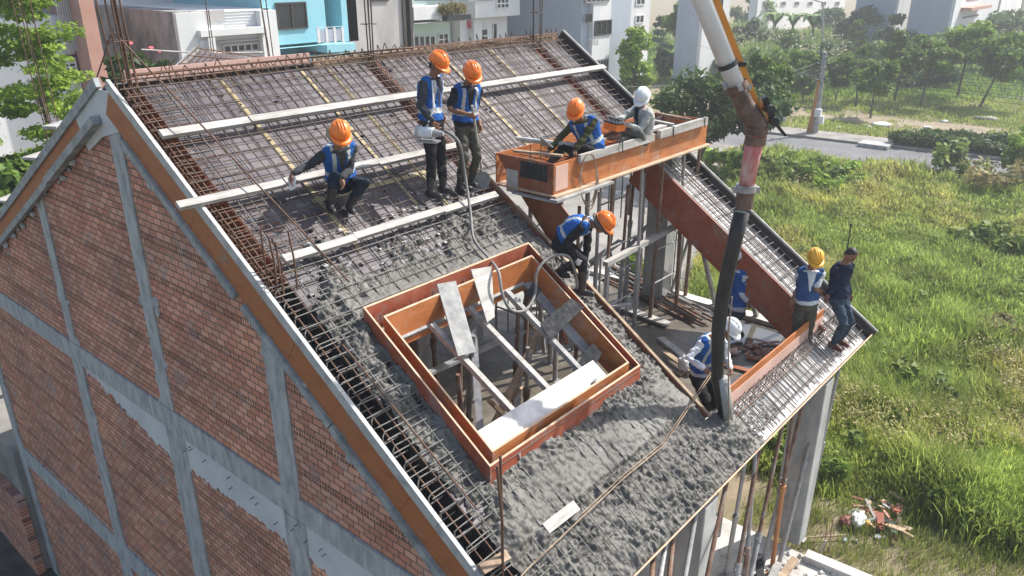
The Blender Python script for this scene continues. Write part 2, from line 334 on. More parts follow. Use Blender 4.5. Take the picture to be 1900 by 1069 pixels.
# ================================================================ THE UNFINISHED HOUSE
house = thing('unfinished_house', (0, 0, 0), 'unfinished brick house with a steep gable wall under a roof being cast', 'house')
SB = .537
def zf(y, d): return ZR+.6657*y-d if y < 0 else 8.41-SB*y-d      # rake lines, d metres below the top edge
def gable():
    mb = MB(); poly = [(.075, 8.4, -5), (.075, 8.4, zf(8.4, .46)), (.075, .25, zf(.25, .46)), (.075, -.15, zf(-.15, .68)), (.075, -6.55, zf(-6.55, .68)), (.075, -6.55, -5)]
    mb.prism(poly, (.11, 0, 0)); w = mb.build('gable_wall', 'brick', house); w['label'] = 'brick gable wall of hollow clay bricks'
    def strip(name, y0, y1, z0, z1, m='conc_wall', x=.05, seed=0, rag=.006, top=None):
        # cast concrete band with slightly uneven edges, standing just proud of the bricks
        mb = MB(); r = random.Random(seed); n = 14; P = []
        vert = abs(z1-z0) > abs(y1-y0)
        A = []; B = []
        for i in range(n+1):
            t = i/n
            if vert: A.append((y0+r.uniform(-rag, rag), z0+(z1-z0)*t)); B.append((y1+r.uniform(-rag, rag), z0+(z1-z0)*t))
            else: A.append((y0+(y1-y0)*t, z0+r.uniform(-rag, rag))); B.append((y0+(y1-y0)*t, z1+r.uniform(-rag, rag)))
        if top is not None and vert: A[-1] = (A[-1][0], zf(A[-1][0], top)); B[-1] = (B[-1][0], zf(B[-1][0], top))
        for i in range(n):
            q = [A[i], A[i+1], B[i+1], B[i]]
            mb.hexa([(x, *q[0]), (.09, *q[0]), (.09, *q[3]), (x, *q[3]), (x, *q[1]), (.09, *q[1]), (.09, *q[2]), (x, *q[2])])
        return mb.build(name, m, house)
    strip('wall_column', .05, .38, 3.56, 7.6, seed=1, top=.72); strip('wall_column', -.14, .40, -5, 3.18, seed=2, x=.046)
    strip('wall_column', 3.32, 3.6, 3.56, 6.0, seed=3, top=.5); strip('wall_column', 3.28, 3.7, -.7, 3.18, seed=4, x=.046); strip('wall_column', 3.25, 3.75, -5, -1.16, seed=41)
    strip('wall_column', -3.0, -2.62, 3.5, 5.5, seed=5, top=.72); strip('wall_column', -3.05, -2.6, -5, 3.18, seed=6, x=.044)
    strip('corner_column', 8.34, 8.72, -5, 4.0, seed=7, x=.04)
    strip('ring_beam', -6.55, 8.34, 3.19, 3.55, seed=8, rag=.01, x=.042)
    strip('ground_beam', -6.55, 8.34, -1.15, -.68, seed=9, rag=.01, x=.043)
    # smooth plaster under the ring beam, dripping raggedly over the bricks
    mb = MB(); r = random.Random(4); ys = np.arange(-6.5, 3.2, .05); pz = None
    for i, y in enumerate(ys):
        fade = min(1, max(.18, (3.2-y)/2.4)); z = 3.19-(.52*fade)+r.uniform(-.035, .035)-(.1*r.random()**6)
        if pz is not None: mb.hexa([(.055, y-.05, pz), (.09, y-.05, pz), (.09, y, z), (.055, y, z), (.055, y-.05, 3.19), (.09, y-.05, 3.19), (.09, y, 3.19), (.055, y, 3.19)])
        pz = z
    mb.build('plaster_band', 'plaster', house)
    # cement gobs squeezed out along the wall
    mb = MB()
    for i in range(44):
        y = r.uniform(-5.5, 6.5); d = r.uniform(.62, .8) if y < 0 else r.uniform(.42, .56); s_ = r.uniform(.025, .075)
        mb.blob((.05, y, zf(y, d)-.03), (s_*.7, s_*1.3, s_), i, .3, 1)
    for i in range(60):
        c = r.choice([.04, .4, 3.3, 3.62, -2.62, -3.0]); mb.blob((.07, c+r.uniform(-.05, .05), r.uniform(-.5, 5.5 if abs(c) < 3.2 else 5)), (.025, r.uniform(.03, .09), r.uniform(.03, .12)), i, .35, 1)
    mb.build('mortar_gobs', 'conc_wall', house, kind='stuff')
    # wire ends left in the plaster
    mb = MB()
    for i in range(16):
        y = r.uniform(-6, .0); z = r.uniform(2.85, 3.15); mb.tube([(.06, y, z), (.0, y+.01, z-.015)], .008, 4)
    mb.build('tie_wire', 'rebar', house, kind='stuff')
gable()
mb = MB(); mb.box((.186, -6.2, 2.98), (9.15, 8.3, 3.3)); mb.build('floor_slab', 'conc_grey', house)
mb = MB(); mb.box((8.9, -5.9, 3.3), (9.15, -1.0, 3.39)); mb.build('slab_kerb', 'conc_slab', house)
def col(x, y, z0, z1, sx, sy): mb = MB(); mb.box((x-sx/2, y-sy/2, z0), (x+sx/2, y+sy/2, z1)); o = mb.build('column', 'conc_grey', house, bevel=.012); return o
col(7.3, -6.5, .3, 3.45, .34, .5); col(3.35, -6.5, .3, 3.45, .34, .5); col(8.72, -2.75, 3.3, 6.42, .36, .46)
for x, y in ((5, -1.2), (2.6, -2.4), (4.9, 3.2), (8.6, 3.2), (2.2, 3.0)): col(x, y, 3.3, 7.0-.55*abs(y), .26, .3)
for x, y in ((8.8, 0), (8.8, 6), (4.5, 0), (4.5, 6)): col(x, y, .3, 2.98, .3, .3)
mb = MB(); mb.box((.3, 8.05, .3), (9.1, 8.2, 2.98)); mb.box((.3, 8.05, 3.3), (9.1, 8.2, 3.9)); mb.build('rear_wall', 'brick', house)
mb = MB(); mb.box((.3, -.6, .3), (4.4, -.45, 2.98)); mb.build('inner_wall', 'brick', house)

# ================================================================ ROOF FORMWORK
form = thing('roof_formwork', (0, 0, 3.3), 'grey plywood roof deck with orange rake boards and timber battens', 'formwork')
DN = -.13
def deck(u0, u1, v0, v1, m='ply_deck', n=DN):
    mb = MB(); mb.roofbox(u0, u1, v0, v1, n-.02, n); return mb.build('deck_panel', m, form)
def decks(u0, u1, v0, v1, m='ply_deck'):
    us = [u0]; 
    while us[-1]+1.7 < u1: us.append(us[-1]+1.22)
    us.append(u1); vs = [v0]
    while vs[-1]+3.2 < v1: vs.append(vs[-1]+2.44)
    vs.append(v1)
    for i in range(len(us)-1):
        for j in range(len(vs)-1):
            deck(us[i], us[i+1]-.004, vs[j], vs[j+1]-.004, m, DN+random.uniform(-.003, .003))
decks(.40, 3.96, .02, 3.5); decks(4.24, 8.06, .02, 2.72); decks(8.32, 9.03, .02, 3.5)
decks(.40, .88, 3.5, 8.17); decks(3.60, 4.16, 3.5, 7.4); decks(.88, 3.60, 3.5, 4.42); decks(.88, 3.60, 6.43, 8.17); decks(3.60, 4.16, 7.4, 8.17)
decks(4.16, 9.03, 7.45, 8.17, 'ply_pale'); decks(8.0, 9.03, 3.5, 7.45, 'ply_pale')
# beam troughs let into the deck
def trough(u0, u1, v0, v1, d=.32, m='ply_red'):
    mb = MB()
    mb.roofbox(u0, u0+.015, v0, v1, DN-d, DN+.002); mb.roofbox(u1-.015, u1, v0, v1, DN-d, DN+.002); mb.roofbox(u0+.015, u1-.015, v0, v1, DN-d, DN-d+.015)
    return mb.build('beam_trough', m, form)
trough(.10, .395, .05, 3.4, .30, 'ply_brown'); trough(.10, .395, 3.41, 8.15, .34, 'ply_dark'); trough(3.97, 4.235, .05, 3.5); trough(8.07, 8.315, .05, 3.2)  # lower near rake trough in dark board, painting in the shade of the void
# near rake: white batten, orange board, steel batten
def rake(lo, hi, f, n0, n1, u0, u1, name, m, segs=1, gap=.004):
    for i in range(segs):
        a = lo+(hi-lo)*i/segs; b = lo+(hi-lo)*(i+1)/segs-gap; mb = MB(); f(mb, u0, u1, a, b, n0, n1); mb.build(name, m, form)
fr = lambda mb, u0, u1, a, b, n0, n1: mb.roofbox(u0, u1, a, b, n0, n1)
def RB(u, v, n): c, s_ = .881, .473; return Vector((u, v*c+n*s_, 8.41-v*s_+n*c))
def bk(mb, u0, u1, a, b, n0, n1):
    mb.hexa([RB(u0, a, n0), RB(u1, a, n0), RB(u1, b, n0), RB(u0, b, n0), RB(u0, a, n1), RB(u1, a, n1), RB(u1, b, n1), RB(u0, b, n1)])
rake(-.05, 8.25, fr, -.125, 0, .004, .05, 'rake_batten', 'trim_white', 5)
rake(0, 8.25, fr, -.50, -.126, .025, .045, 'rake_board', 'ply_rake', 4, .006)
rake(.45, 3.1, fr, -.60, -.50, -.02, .05, 'lower_batten', 'trim_grey'); rake(3.25, 5.0, fr, -.605, -.505, -.015, .05, 'lower_batten', 'trim_grey'); rake(5.02, 8.2, fr, -.60, -.50, -.02, .05, 'lower_batten', 'trim_grey')
rake(.42, 9.3, bk, -.12, 0, -.01, .055, 'rake_batten', 'trim_grey', 6); rake(1.5, 9.3, bk, -.42, -.121, .025, .045, 'rake_board', 'ply_rake', 4)
rake(.75, 3.2, bk, -.47, -.36, -.09, .02, 'lower_batten', 'trim_grey'); rake(3.3, 9.3, bk, -.46, -.36, -.05, .02, 'lower_batten', 'trim_grey')
mb = MB(); mb.prism([(.03, .38, 8.07), (.03, 1.45, 7.55), (.03, 1.05, 7.2), (.03, .55, 7.45), (.03, .02, 7.58), (.03, -.05, 8.05)], (.03, 0, 0)); mb.build('apex_panel', 'plaster', form)
mb = MB(); bk(mb, .06, 9.0, .3, 9.2, -.16, -.14); mb.build('rear_deck', 'ply_deck', form)
# pink board along the ridge
mb = MB(); mb.box((.36, .30, 7.9), (3.15, .33, 8.27)); mb.build('ridge_board', 'ply_pink', form)
mb = MB(); mb.box((3.06, .10, 8.02), (9.0, .13, 8.2)); mb.build('ridge_board', 'ply_edge', form)
# far rake: black board
mb = MB(); mb.roofbox(9.035, 9.06, -.05, 8.2, -.3, .06); o = mb.build('rake_board', 'ply_black', form); o['label'] = 'black rake board on the far edge'
mb = MB(); mb.roofbox(9.061, 9.10, -.05, 8.2, -.25, .075); mb.build('rake_batten', 'wood_grey', form)
# eave board
mb = MB(); mb.roofbox(.05, 9.06, 8.172, 8.19, -.16, .0); mb.build('eave_board', 'ply_edge', form)
for u in np.arange(.5, 9, .62):
    for vs in ([(.1, 3.4)] if .9 < u < 3.4 else [(.1, 8.1)] if u < 4.1 or u > 8 else [(.1, 2.6), (7.45, 8.15)]):
        mb = MB(); mb.roofbox(u-.03, u+.03, vs[0], vs[1], -.26, -.152); mb.build('joist', 'wood_brown', form)
mb = MB(); mb.roofbox(.2, 9.0, 7.75, 7.83, -.36, -.262); mb.build('bearer', 'wood_brown', form)
# dormer opening: edge plank on the left, sloping beam side on the right, board along the eave
mb = MB(); mb.roofbox(4.162, 4.20, 2.75, 7.45, -.32, .01); mb.build('opening_board', 'ply_brown', form)
mb = MB(); mb.roofbox(4.155, 4.205, 3.5, 7.45, .011, .03); mb.build('opening_edge', 'wood_brown', form)
mb = MB(); mb.roofbox(7.93, 7.96, 3.35, 7.62, -.62, .02); o = mb.build('beam_side', 'ply_red', form); o['label'] = 'red brown plywood side of the sloping beam'
mb = MB(); mb.roofbox(7.961, 7.995, 3.35, 7.62, -.012, .03); mb.build('beam_batten', 'wood_grey', form)
mb = MB(); mb.roofbox(7.961, 8.4, 3.35, 7.6, -.63, -.60); mb.build('beam_bottom', 'ply_brown', form)
mb = MB(); a = RP(4.55, 7.47, 0); b = RP(8.1, 7.47, 0)
mb.box((4.55, a.y-.012, a.z-.25), (8.12, a.y+.012, a.z+.22)); o = mb.build('eave_inner_board', 'ply_orange', form)
mb = MB(); mb.box((4.55, a.y-.017, a.z-.2), (8.1, a.y-.0125, a.z+.10)); mb.build('board_facing', 'ply_pink', form)
# yellow tape on the panel joints
for u, v0, v1 in ((1.5, .05, 3.3), (2.78, .05, 3.2), (3.24, .05, 3.2), (5.66, .05, 2.6), (6.9, .05, 2.6)):
    mb = MB(); mb.roofbox(u-.035, u+.035, v0, v1, DN+.004, DN+.007); mb.build('joint_tape', 'yellow_tape', form)
mb = MB(); mb.roofbox(1.4, 3.6, 2.36, 2.43, DN+.008, DN+.011); mb.build('joint_tape', 'yellow_tape', form)

# ================================================================ SKYLIGHT FORMWORK BOX
sky_ = thing('skylight_formwork', RP(2.1, 5.4, -.1), 'double walled red brown plywood box framing the skylight opening', 'formwork')
def vwall(p, q, h0, h1, t, name, m, parent, inward):       # upright board between two roof points, top and bottom following the slope
    p, q = Vector(p), Vector(q); w_ = Vector(inward)*t; z = Vector((0, 0, 1)); mb = MB()
    mb.hexa([p+z*h0, q+z*h0, q+w_+z*h0, p+w_+z*h0, p+z*h1, q+z*h1, q+w_+z*h1, p+w_+z*h1]); return mb.build(name, m, parent)
def ring(u0, u1, v0, v1, h0, h1, t, m, edge, name):
    a, b, c, d = RP(u0, v0), RP(u1, v0), RP(u1, v1), RP(u0, v1)
    Y = Vector((0, -RC, -RS)); 
    vwall(a, d, h0, h1, t, name, m, sky_, (1, 0, 0)); vwall(b, c, h0, h1, t, name, m, sky_, (-1, 0, 0))
    vwall(a+Vector((t, 0, 0)), b-Vector((t, 0, 0)), h0, h1, t, name, m, sky_, Y); vwall(d+Vector((t, 0, 0)), c-Vector((t, 0, 0)), h0, h1, t, name, m, sky_, -Y)
    e = .022                                               # pale cut edge of the ply
    vwall(a, d, h1+.001, h1+.007, e, 'ply_edge', edge, sky_, (1, 0, 0)); vwall(b, c, h1+.001, h1+.007, e, 'ply_edge', edge, sky_, (-1, 0, 0))
    vwall(a+Vector((e, 0, 0)), b-Vector((e, 0, 0)), h1+.001, h1+.007, e, 'ply_edge', edge, sky_, Y); vwall(d+Vector((e, 0, 0)), c-Vector((e, 0, 0)), h1+.001, h1+.007, e, 'ply_edge', edge, sky_, -Y)
ring(.80, 3.69, 4.26, 6.52, -.16, .15, .02, 'ply_red', 'ply_edge', 'outer_board')
ring(.95, 3.57, 4.45, 6.40, -.30, .14, .02, 'ply_orange', 'ply_edge', 'inner_board')
mb = MB()
for i in range(24):
    t = i/23
    for q in (RP(.84+t*2.8, 6.45, .0), RP(3.63, 4.33+t*2.1, .0), RP(.88, 4.33+t*2.1, .0), RP(.84+t*2.8, 4.36, .0)):
        mb.tube([q+Vector((0, 0, -.25)), q+Vector((random.uniform(-.03, .03), random.uniform(-.03, .03), .1))], .006, 4)
for v in (6.43, 6.47):
    for h in (.0, .08): mb.tube([RP(.86, v, h), RP(3.64, v, h)], .006, 4)
for u in (3.60, 3.64): mb.tube([RP(u, 4.35, .06), RP(u, 6.45, .06)], .006, 4)
mb.build('wall_rebar', 'rebar', sky_, kind='stuff')
# white bottom board and bracing timbers inside the opening
mb = MB(); mb.roofbox(.98, 3.15, 6.03, 6.36, .04, .06); mb.build('white_board', 'ply_pale', sky_)
for (u0, v0, u1, v1, n) in ((1.62, 4.6, 1.74, 6.1, -.12), (2.27, 4.6, 2.40, 6.1, -.12), (2.95, 4.6, 3.02, 6.1, -.10)):
    mb = MB(); mb.bar(RP(u0, v0, n), RP(u1, v1, n), .07, .07, (0, -RS, RC)); mb.build('brace', 'wood_pale' if u0 < 2.9 else 'wood_grey', sky_)
mb = MB(); mb.roofbox(3.38, 3.545, 4.5, 6.0, -.20, -.17); mb.build('ledge', 'wood_grey', sky_)
mb = MB(); mb.roofbox(.98, 3.37, 4.48, 4.60, -.22, -.14); mb.build('ledge', 'wood_grey', sky_)
# loose boards lying on the rims
def loose(name, corners, t, m, label, cat='board', group=None):
    mb = MB(); n = (Vector(corners[1])-Vector(corners[0])).cross(Vector(corners[2])-Vector(corners[0])).normalized()*t
    mb.prism(corners, n); return solo(mb, name, m, label, cat, group)
def Rp(px, py, n): u, v = ruv(px, py, n); return RP(u, v, n)
loose('board', [Rp(811, 527, .15), Rp(846, 521, .15), Rp(883, 653, -.02), Rp(850, 661, -.02)], .02, 'wood_grey', 'grey stained board with a yellow knot laid over the upper rim of the skylight box', 'board')
loose('board', [Rp(874, 500, .15), Rp(912, 494, .15), Rp(918, 588, .0), Rp(904, 598, .0)], .02, 'wood_pale', 'pale tapering board leaning over the upper rim of the skylight box', 'board')
loose('board', [Rp(1003, 600, .03), Rp(1060, 553, .15), Rp(1083, 570, .15), Rp(1020, 633, .03)], .018, 'ply_dark', 'black shutter board bridging the right wall of the skylight box', 'board')
loose('board', [Rp(1073, 672, -.08), Rp(1100, 637, .03), Rp(1117, 655, .03), Rp(1098, 690, -.08)], .018, 'ply_dark', 'small black offcut resting in the lower right corner of the skylight box', 'board')
loose('board', [Rp(975, 545, -.08), Rp(990, 523, .0), Rp(1005, 537, .0), Rp(990, 560, -.08)], .018, 'ply_dark', 'small black offcut hanging inside the skylight box below the cable loop', 'board')

# ================================================================ GUTTER BOX ABOVE THE DORMER
gut = thing('gutter_formwork', (6.6, -2.9, 6.3), 'long level orange plywood trough formwork where two men sit', 'formwork')
GX0, GX1, GY0, GY1, GZ0, GZ1 = 4.40, 8.92, -3.42, -2.32, 6.58, 6.92
mb = MB(); mb.box((GX0, GY0, GZ0-.1), (GX1, GY0+.02, GZ1)); mb.build('front_board', 'ply_orange', gut)
mb = MB(); mb.box((GX0+.25, GY0+.17, GZ0+.02), (GX1-.25, GY0+.19, GZ1-.03)); mb.build('inner_board', 'ply_brown', gut)
mb = MB(); mb.box((GX0, GY1-.02, GZ0-.1), (GX1, GY1, GZ1)); mb.build('back_board', 'ply_orange', gut)
mb = MB(); mb.box((GX1-.02, GY0+.02, GZ0-.1), (GX1, GY1-.02, GZ1)); mb.build('end_board', 'ply_orange', gut)
mb = MB(); mb.box((GX1-.9, GY0+.19, GZ0+.02), (GX1-.88, GY1-.02, GZ1-.05)); mb.box((GX1-.88, GY1-.2, GZ0+.02), (GX1-.02, GY1-.18, GZ1-.04)); mb.build('inner_board', 'ply_deck', gut)
mb = MB(); mb.prism([(GX0, GY0+.02, GZ0-.1), (GX0, GY0+.02, GZ1), (GX0, GY1-.02, GZ1), (GX0, GY1-.25, GZ1-.3), (GX0, GY0+.1, rz(0, GY0)-.1), (GX0, GY0-.28, rz(0, GY0-.28)-.15), (GX0, GY0-.28, GZ0-.35), (GX0, GY0-.0, GZ0-.1)], (.02, 0, 0))
o = mb.build('end_board', 'ply_brown', gut); o['label'] = 'brown end board with patches'  # end turned from the sun: its shade is put into the browner ply
mb = MB(); mb.box((GX0-.008, GY0+.12, GZ0+.06), (GX0-.001, GY0+.62, GZ0+.30)); o = mb.build('patch', 'ply_dark', gut)
mb = MB(); mb.box((GX0-.008, GY0+.66, GZ0-.2), (GX0-.001, GY0+.88, GZ0+.14)); o = mb.build('patch', 'ply_pale', gut)
mb = MB(); mb.box((GX0+.03, GY0-.007, GZ0-.06), (GX0+.32, GY0-.001, GZ0+.3)); mb.build('patch', 'ply_pink', gut)
mb = MB(); mb.box((GX0-.05, GY0-.08, GZ0-.13), (GX1+.06, GY1, GZ0-.105)); mb.build('bottom_board', 'ply_edge', gut)
mb = MB(); mb.box((GX0-.12, GY0-.16, GZ0-.17), (GX0+1.3, GY0-.02, GZ0-.135)); mb.build('bearer', 'wood_grey', gut)
mb = MB(); mb.box((GX0-.1, GY0-.12, GZ0-.19), (GX0+.0, GY0+.7, GZ0-.17)); mb.build('bearer', 'wood_grey', gut)
mb = MB()
for x in np.arange(GX0+.1, GX1-.1, .2): mb.tube([(x, GY1-.04, GZ1-.1), (x, GY0+.1, GZ1-.12), (x, GY0+.1, GZ1-.3)], .007, 5)
for y in (GY1-.1, GY1-.35, GY1-.6, GY0+.24): mb.tube([(GX0+.05, y, GZ1-.12), (GX1-.05, y, GZ1-.13)], .007, 5)
for x in (GX0+.35, GX0+.6, GX0+.95): mb.tube([(x, -2.7, GZ0), (x, -2.7, GZ1+.12)], .008, 5)
mb.build('trough_rebar', 'rust', gut, kind='stuff')
def gbar(p, q, w_, h_, m, label, name='plank'): mb = MB(); mb.bar(p, q, w_, h_); solo(mb, name, m, label, 'plank')
gbar((4.95, -3.45, 6.90), (7.0, -3.45, 6.90), .055, .12, 'wood_pale', 'white plank clamped on the front rim of the gutter box under the olive shirt man')
gbar((7.15, -3.46, 6.92), (8.78, -3.46, 6.92), .075, .13, 'wood_pale', 'white plank clamped at the right end of the front rim of the gutter box')
gbar((6.3, -3.24, 6.95), (7.7, -3.22, 6.95), .14, .045, 'wood_pale', 'flat pale plank the seated grey jacket man sits on')
gbar((7.9, -3.3, 6.95), (8.1, -2.45, 6.95), .08, .04, 'wood_pale', 'short pale batten across the right end of the gutter box, the left one')
gbar((8.5, -3.3, 6.95), (8.7, -2.5, 6.95), .05, .04, 'wood_brown', 'short brown batten across the right end of the gutter box, the right one')
gbar((4.55, -2.55, 6.96), (4.75, -3.3, 6.96), .08, .03, 'wood_brown', 'short pale lath across the left end of the gutter box')
gbar((5.3, -2.85, 6.85), (6.8, -2.7, 6.85), .16, .035, 'wood_pale', 'pale plank lying inside the gutter trough beside the olive shirt man')
mb = MB(); mb.tube([(4.72, -2.45, 7.10), (5.45, -3.28, 6.97)], .035, 8); mb.tube([(4.83, -2.45, 7.06), (5.53, -3.22, 6.95)], .03, 8); solo(mb, 'pipe', 'trim_white', 'pair of pale pipes leaning across the left corner of the gutter box', 'pipe')
for i, x in enumerate((6.0, 7.55, 8.65)):
    mb = MB(); mb.tube([(x, -3.515, 6.99), (x, -3.40, 6.985), (x, -3.38, 6.93), (x, -3.5, 6.985), (x, -3.515, 6.82)], .009, 5); solo(mb, 'clamp', 'ply_black', ['bent bar clamp left of the seated grey jacket man', 'bent bar clamp at the inner end of the right white plank', 'bent bar clamp at the far right end of the gutter box'][i], 'clamp')
# ================================================================ REBAR
reb = thing('rebar_mat', RP(4.5, 4, -.1), 'tied mat of thin steel bars covering the whole roof deck', 'reinforcement')
def jit(a): return random.uniform(-a, a)
def sbar(u, segs, n, m, name='slope_bar'):
    d = jit(.02)
    for v0, v1 in segs:
        k = max(2, int((v1-v0)/.8)); mb = MB(); mb.tube([RP(u+d*i/k+jit(.006), v0+(v1-v0)*i/k, n+(.040 if v0 > 6 and u < 4.2 else 0)+jit(.008)) for i in range(k+1)], .0075, 5)
        mb.build(name, m if v0 < 4 else 'rebar_grey', reb)
def segs_u(u, lo=0.0):
    if 4.28 < u < 7.9: return [(-.12, 2.66), (7.5, 8.12+jit(.03))]
    if .76 < u < 3.73: return [(-.12, 4.22), (6.54, 8.1+jit(.05))]
    return [(-.12, 8.1+jit(.04))]
for u in np.arange(.45, 9.0, .158): sbar(u+jit(.02), segs_u(u), -.042, 'rebar' if u > .9 else 'rebar_grey')
def segs_v(v):
    e = 8.98
    if v < 2.66: return [(.10, e)]
    if v < 4.23: return [(.10, 4.14), (8.02, e)]
    if v < 6.55: return [(.10, .77), (3.72, 4.15), (8.02, e)]
    if v < 7.5: return [(.10, 4.15), (8.02, e)]
    return [(.10, e)]
for v in np.arange(.12, 8.15, .152):
    vv = v+jit(.012)
    for a, b in segs_v(v):
        mb = MB(); a += jit(.04); k = max(2, int((b-a)/.9)); mb.tube([RP(a+(b-a)*i/k, vv+jit(.008), (-.028 if v < 6.6 or 6.85 < v < 7.0 or 7.5 < v < 7.65 else -.05)+jit(.008)) for i in range(k+1)], .007, 5)
        mb.build('cross_bar', 'rebar' if v < 3.2 else 'rebar_grey', reb)
mb = MB()                                                  # the lower layer of the mat
for u in np.arange(.52, 9.0, .39):
    for a, b in segs_u(u): mb.tube([RP(u+jit(.02), a, -.105), RP(u+jit(.02), b, -.105)], .0065, 4)
for v in np.arange(.2, 8.15, .30):
    for a, b in segs_v(v): mb.tube([RP(a, v+jit(.02), -.098), RP(b, v+jit(.02), -.098)], .0065, 4)
mb.build('lower_layer', 'rebar', reb, kind='stuff')
for i, u in enumerate(np.arange(.5, 8.95, .155)):          # bent ends along the ridge
    h = random.uniform(.08, .20); w_ = random.uniform(.16, .3); mb = MB(); a = RP(u, .0, -.05)
    mb.tube([RP(u, .28, -.06), a+Vector((jit(.03), .02, .02)), a+Vector((w_*.4+jit(.03), .07, h)), a+Vector((w_, .10, -.06))], .0085, 5); mb.build('ridge_tie', 'rust', reb)
mb = MB()
for i in range(5): mb.tube([RP(.3, jit(.09), .0+jit(.07)), RP(4.5, jit(.09), -.02+jit(.06)), RP(8.9, jit(.09), -.02+jit(.06))], .009, 5)
mb.build('ridge_bars', 'rust', reb, kind='stuff')
for i, v in enumerate(list(np.arange(.2, 3.4, .15))+list(np.arange(3.5, 8.1, .2))):            # hooks along the near rake beam
    mb = MB(); l = .30+jit(.06); v += jit(.02)
    mb.tube([RP(.50+l, v, -.055), RP(.17, v+jit(.02), -.05), RP(.13, v+.02, -.07), RP(.13, v+.05, -.12), RP(.17, v+.06, -.2), RP(.36, v+.06, -.2)], .0075, 5); mb.build('edge_hook', 'rust' if v < 3.2 else 'rebar_grey', reb)
mb = MB()
for n in (-.05, -.24): 
    for u in (.16, .25, .34): mb.tube([RP(u+jit(.02), .05, n), RP(u+jit(.02), 3.4, n+jit(.02))], .0095, 5)
for u in (.17, .33): mb.tube([RP(u, 3.4, -.06), RP(u+jit(.02), 8.1, -.07)], .0095, 5)
for uc in (4.1, 8.19):
    for u in (-.07, 0, .07):
        for n in (-.06, -.3): mb.tube([RP(uc+u, .05, n), RP(uc+u, 3.3 if uc < 5 else 3.0, n)], .009, 5)
    for v in np.arange(.15, 3.2, .15): mb.tube([RP(uc-.1, v, -.06), RP(uc+.1, v, -.05), RP(uc+.1, v, -.32), RP(uc-.1, v, -.32), RP(uc-.1, v, -.06)], .006, 4)
for v in (7.62, 7.68): mb.tube([RP(4.6, v, -.02), RP(8.2, v, -.02)], .009, 5)
mb.build('beam_bars', 'rust', reb, kind='stuff')
for i, u in enumerate(np.arange(4.75, 8.9, .125)):         # hairpins of the eave beam
    mb = MB(); u += jit(.03); h = .10+jit(.06); l = 8.02+jit(.07)
    mb.tube([RP(u+.07, 7.56, -.08), RP(u+.06, 7.53, h), RP(u+.03, 7.56, h+.03), RP(u+.01, 7.60, h-.02), RP(u, 7.66, -.06), RP(u, l, -.06), RP(u+.02, l+.03, -.065), RP(u+.05, l+.03, -.07), RP(u+.065, l-.02, -.08), RP(u+.07, 7.7, -.09)], .0055, 5); mb.build('eave_hairpin', 'rebar_grey' if i % 3 else 'rebar', reb)
for i, v in enumerate(np.arange(3.55, 7.5, .21)):          # long ties across the far strip
    mb = MB(); mb.tube([RP(8.02, v+jit(.04), -.03), RP(8.7+jit(.12), v+jit(.02), .0)], .008, 5); mb.build('strip_bar', 'rebar', reb)
mb = MB()
for u in (8.45, 8.52, 8.75, 8.8): mb.tube([RP(u, 3.4, -.06), RP(u+jit(.03), 8.0, -.06)], .008, 5)
mb.build('strip_rail', 'rebar_grey', reb, kind='stuff')
# bar ends standing in the slab: column starters, bundles rising from the ridge
def bundle(name, base, hs, m, label, spread=.12, lean=(0, 0), r=.011):
    base = Vector(base); t = thing(name, base, label, 'rebar')
    for i, h in enumerate(hs):
        a = base+Vector((jit(spread), jit(spread), 0)); mb = MB(); mb.tube([a, a+Vector((lean[0]*h*.5+jit(.02), lean[1]*h*.5+jit(.02), h*.5)), a+Vector((lean[0]*h+jit(.05), lean[1]*h+jit(.05), h))], r, 6); mb.build('bar', m, t)
    if len(hs) > 3:
        z = .25
        while z < min(hs)*.5: mb = MB(); mb.tube([base+Vector((spread*c, spread*s, z)) for c, s in ((-1, -1), (1, -1), (1, 1), (-1, 1), (-1, -1))], .006, 4); mb.build('stirrup', m, t); z += .45
    return t
bundle('column_starter', (.26, .06, 7.95), [2.2, 2.1, 2.3, 2.0, 2.2, 2.15, 2.1], 'rust', 'tall bundle of rusty starter bars rising from the gable end of the ridge', .12, (-.03, 0))
bundle('column_starter', (4.06, -.02, 7.95), [2.0, 2.2, 2.1, 2.3, 2.1], 'rebar', 'bundle of dark starter bars rising from the middle of the ridge', .09)
bundle('column_starter', (8.2, -.02, 7.95), [1.9, 2.2, 2.1, 2.0, 2.1], 'rebar', 'bundle of dark starter bars rising from the far end of the ridge', .09)
bundle('column_starter', RP(.28, 3.5, -.1), [.62, .56, .70, .66, .60, .72], 'rust', 'short cluster of rusty starter bars standing by the near rake', .13)
a = gz(75, 330, 3.6); a = Vector((2.4, 9.0, 3.4))
bundle('column_starter', a, [6.2, 6.4, 6.0, 6.3], 'rust', 'tall rusty starter bars rising beyond the left rake in front of the trees', .14, (-.02, 0))
bundle('column_starter', (5.0, 6.5, 5.2), [3.4, 3.6], 'rebar', 'pair of thin bars rising behind the ridge before the white house', .06)
t = RP(.27, 7.33, -.1); bundle('vertical_bar', t, [1.28, 1.32], 'rust', 'pair of ribbed rusty bars standing upright before the skylight box corner', .035, r=.014)
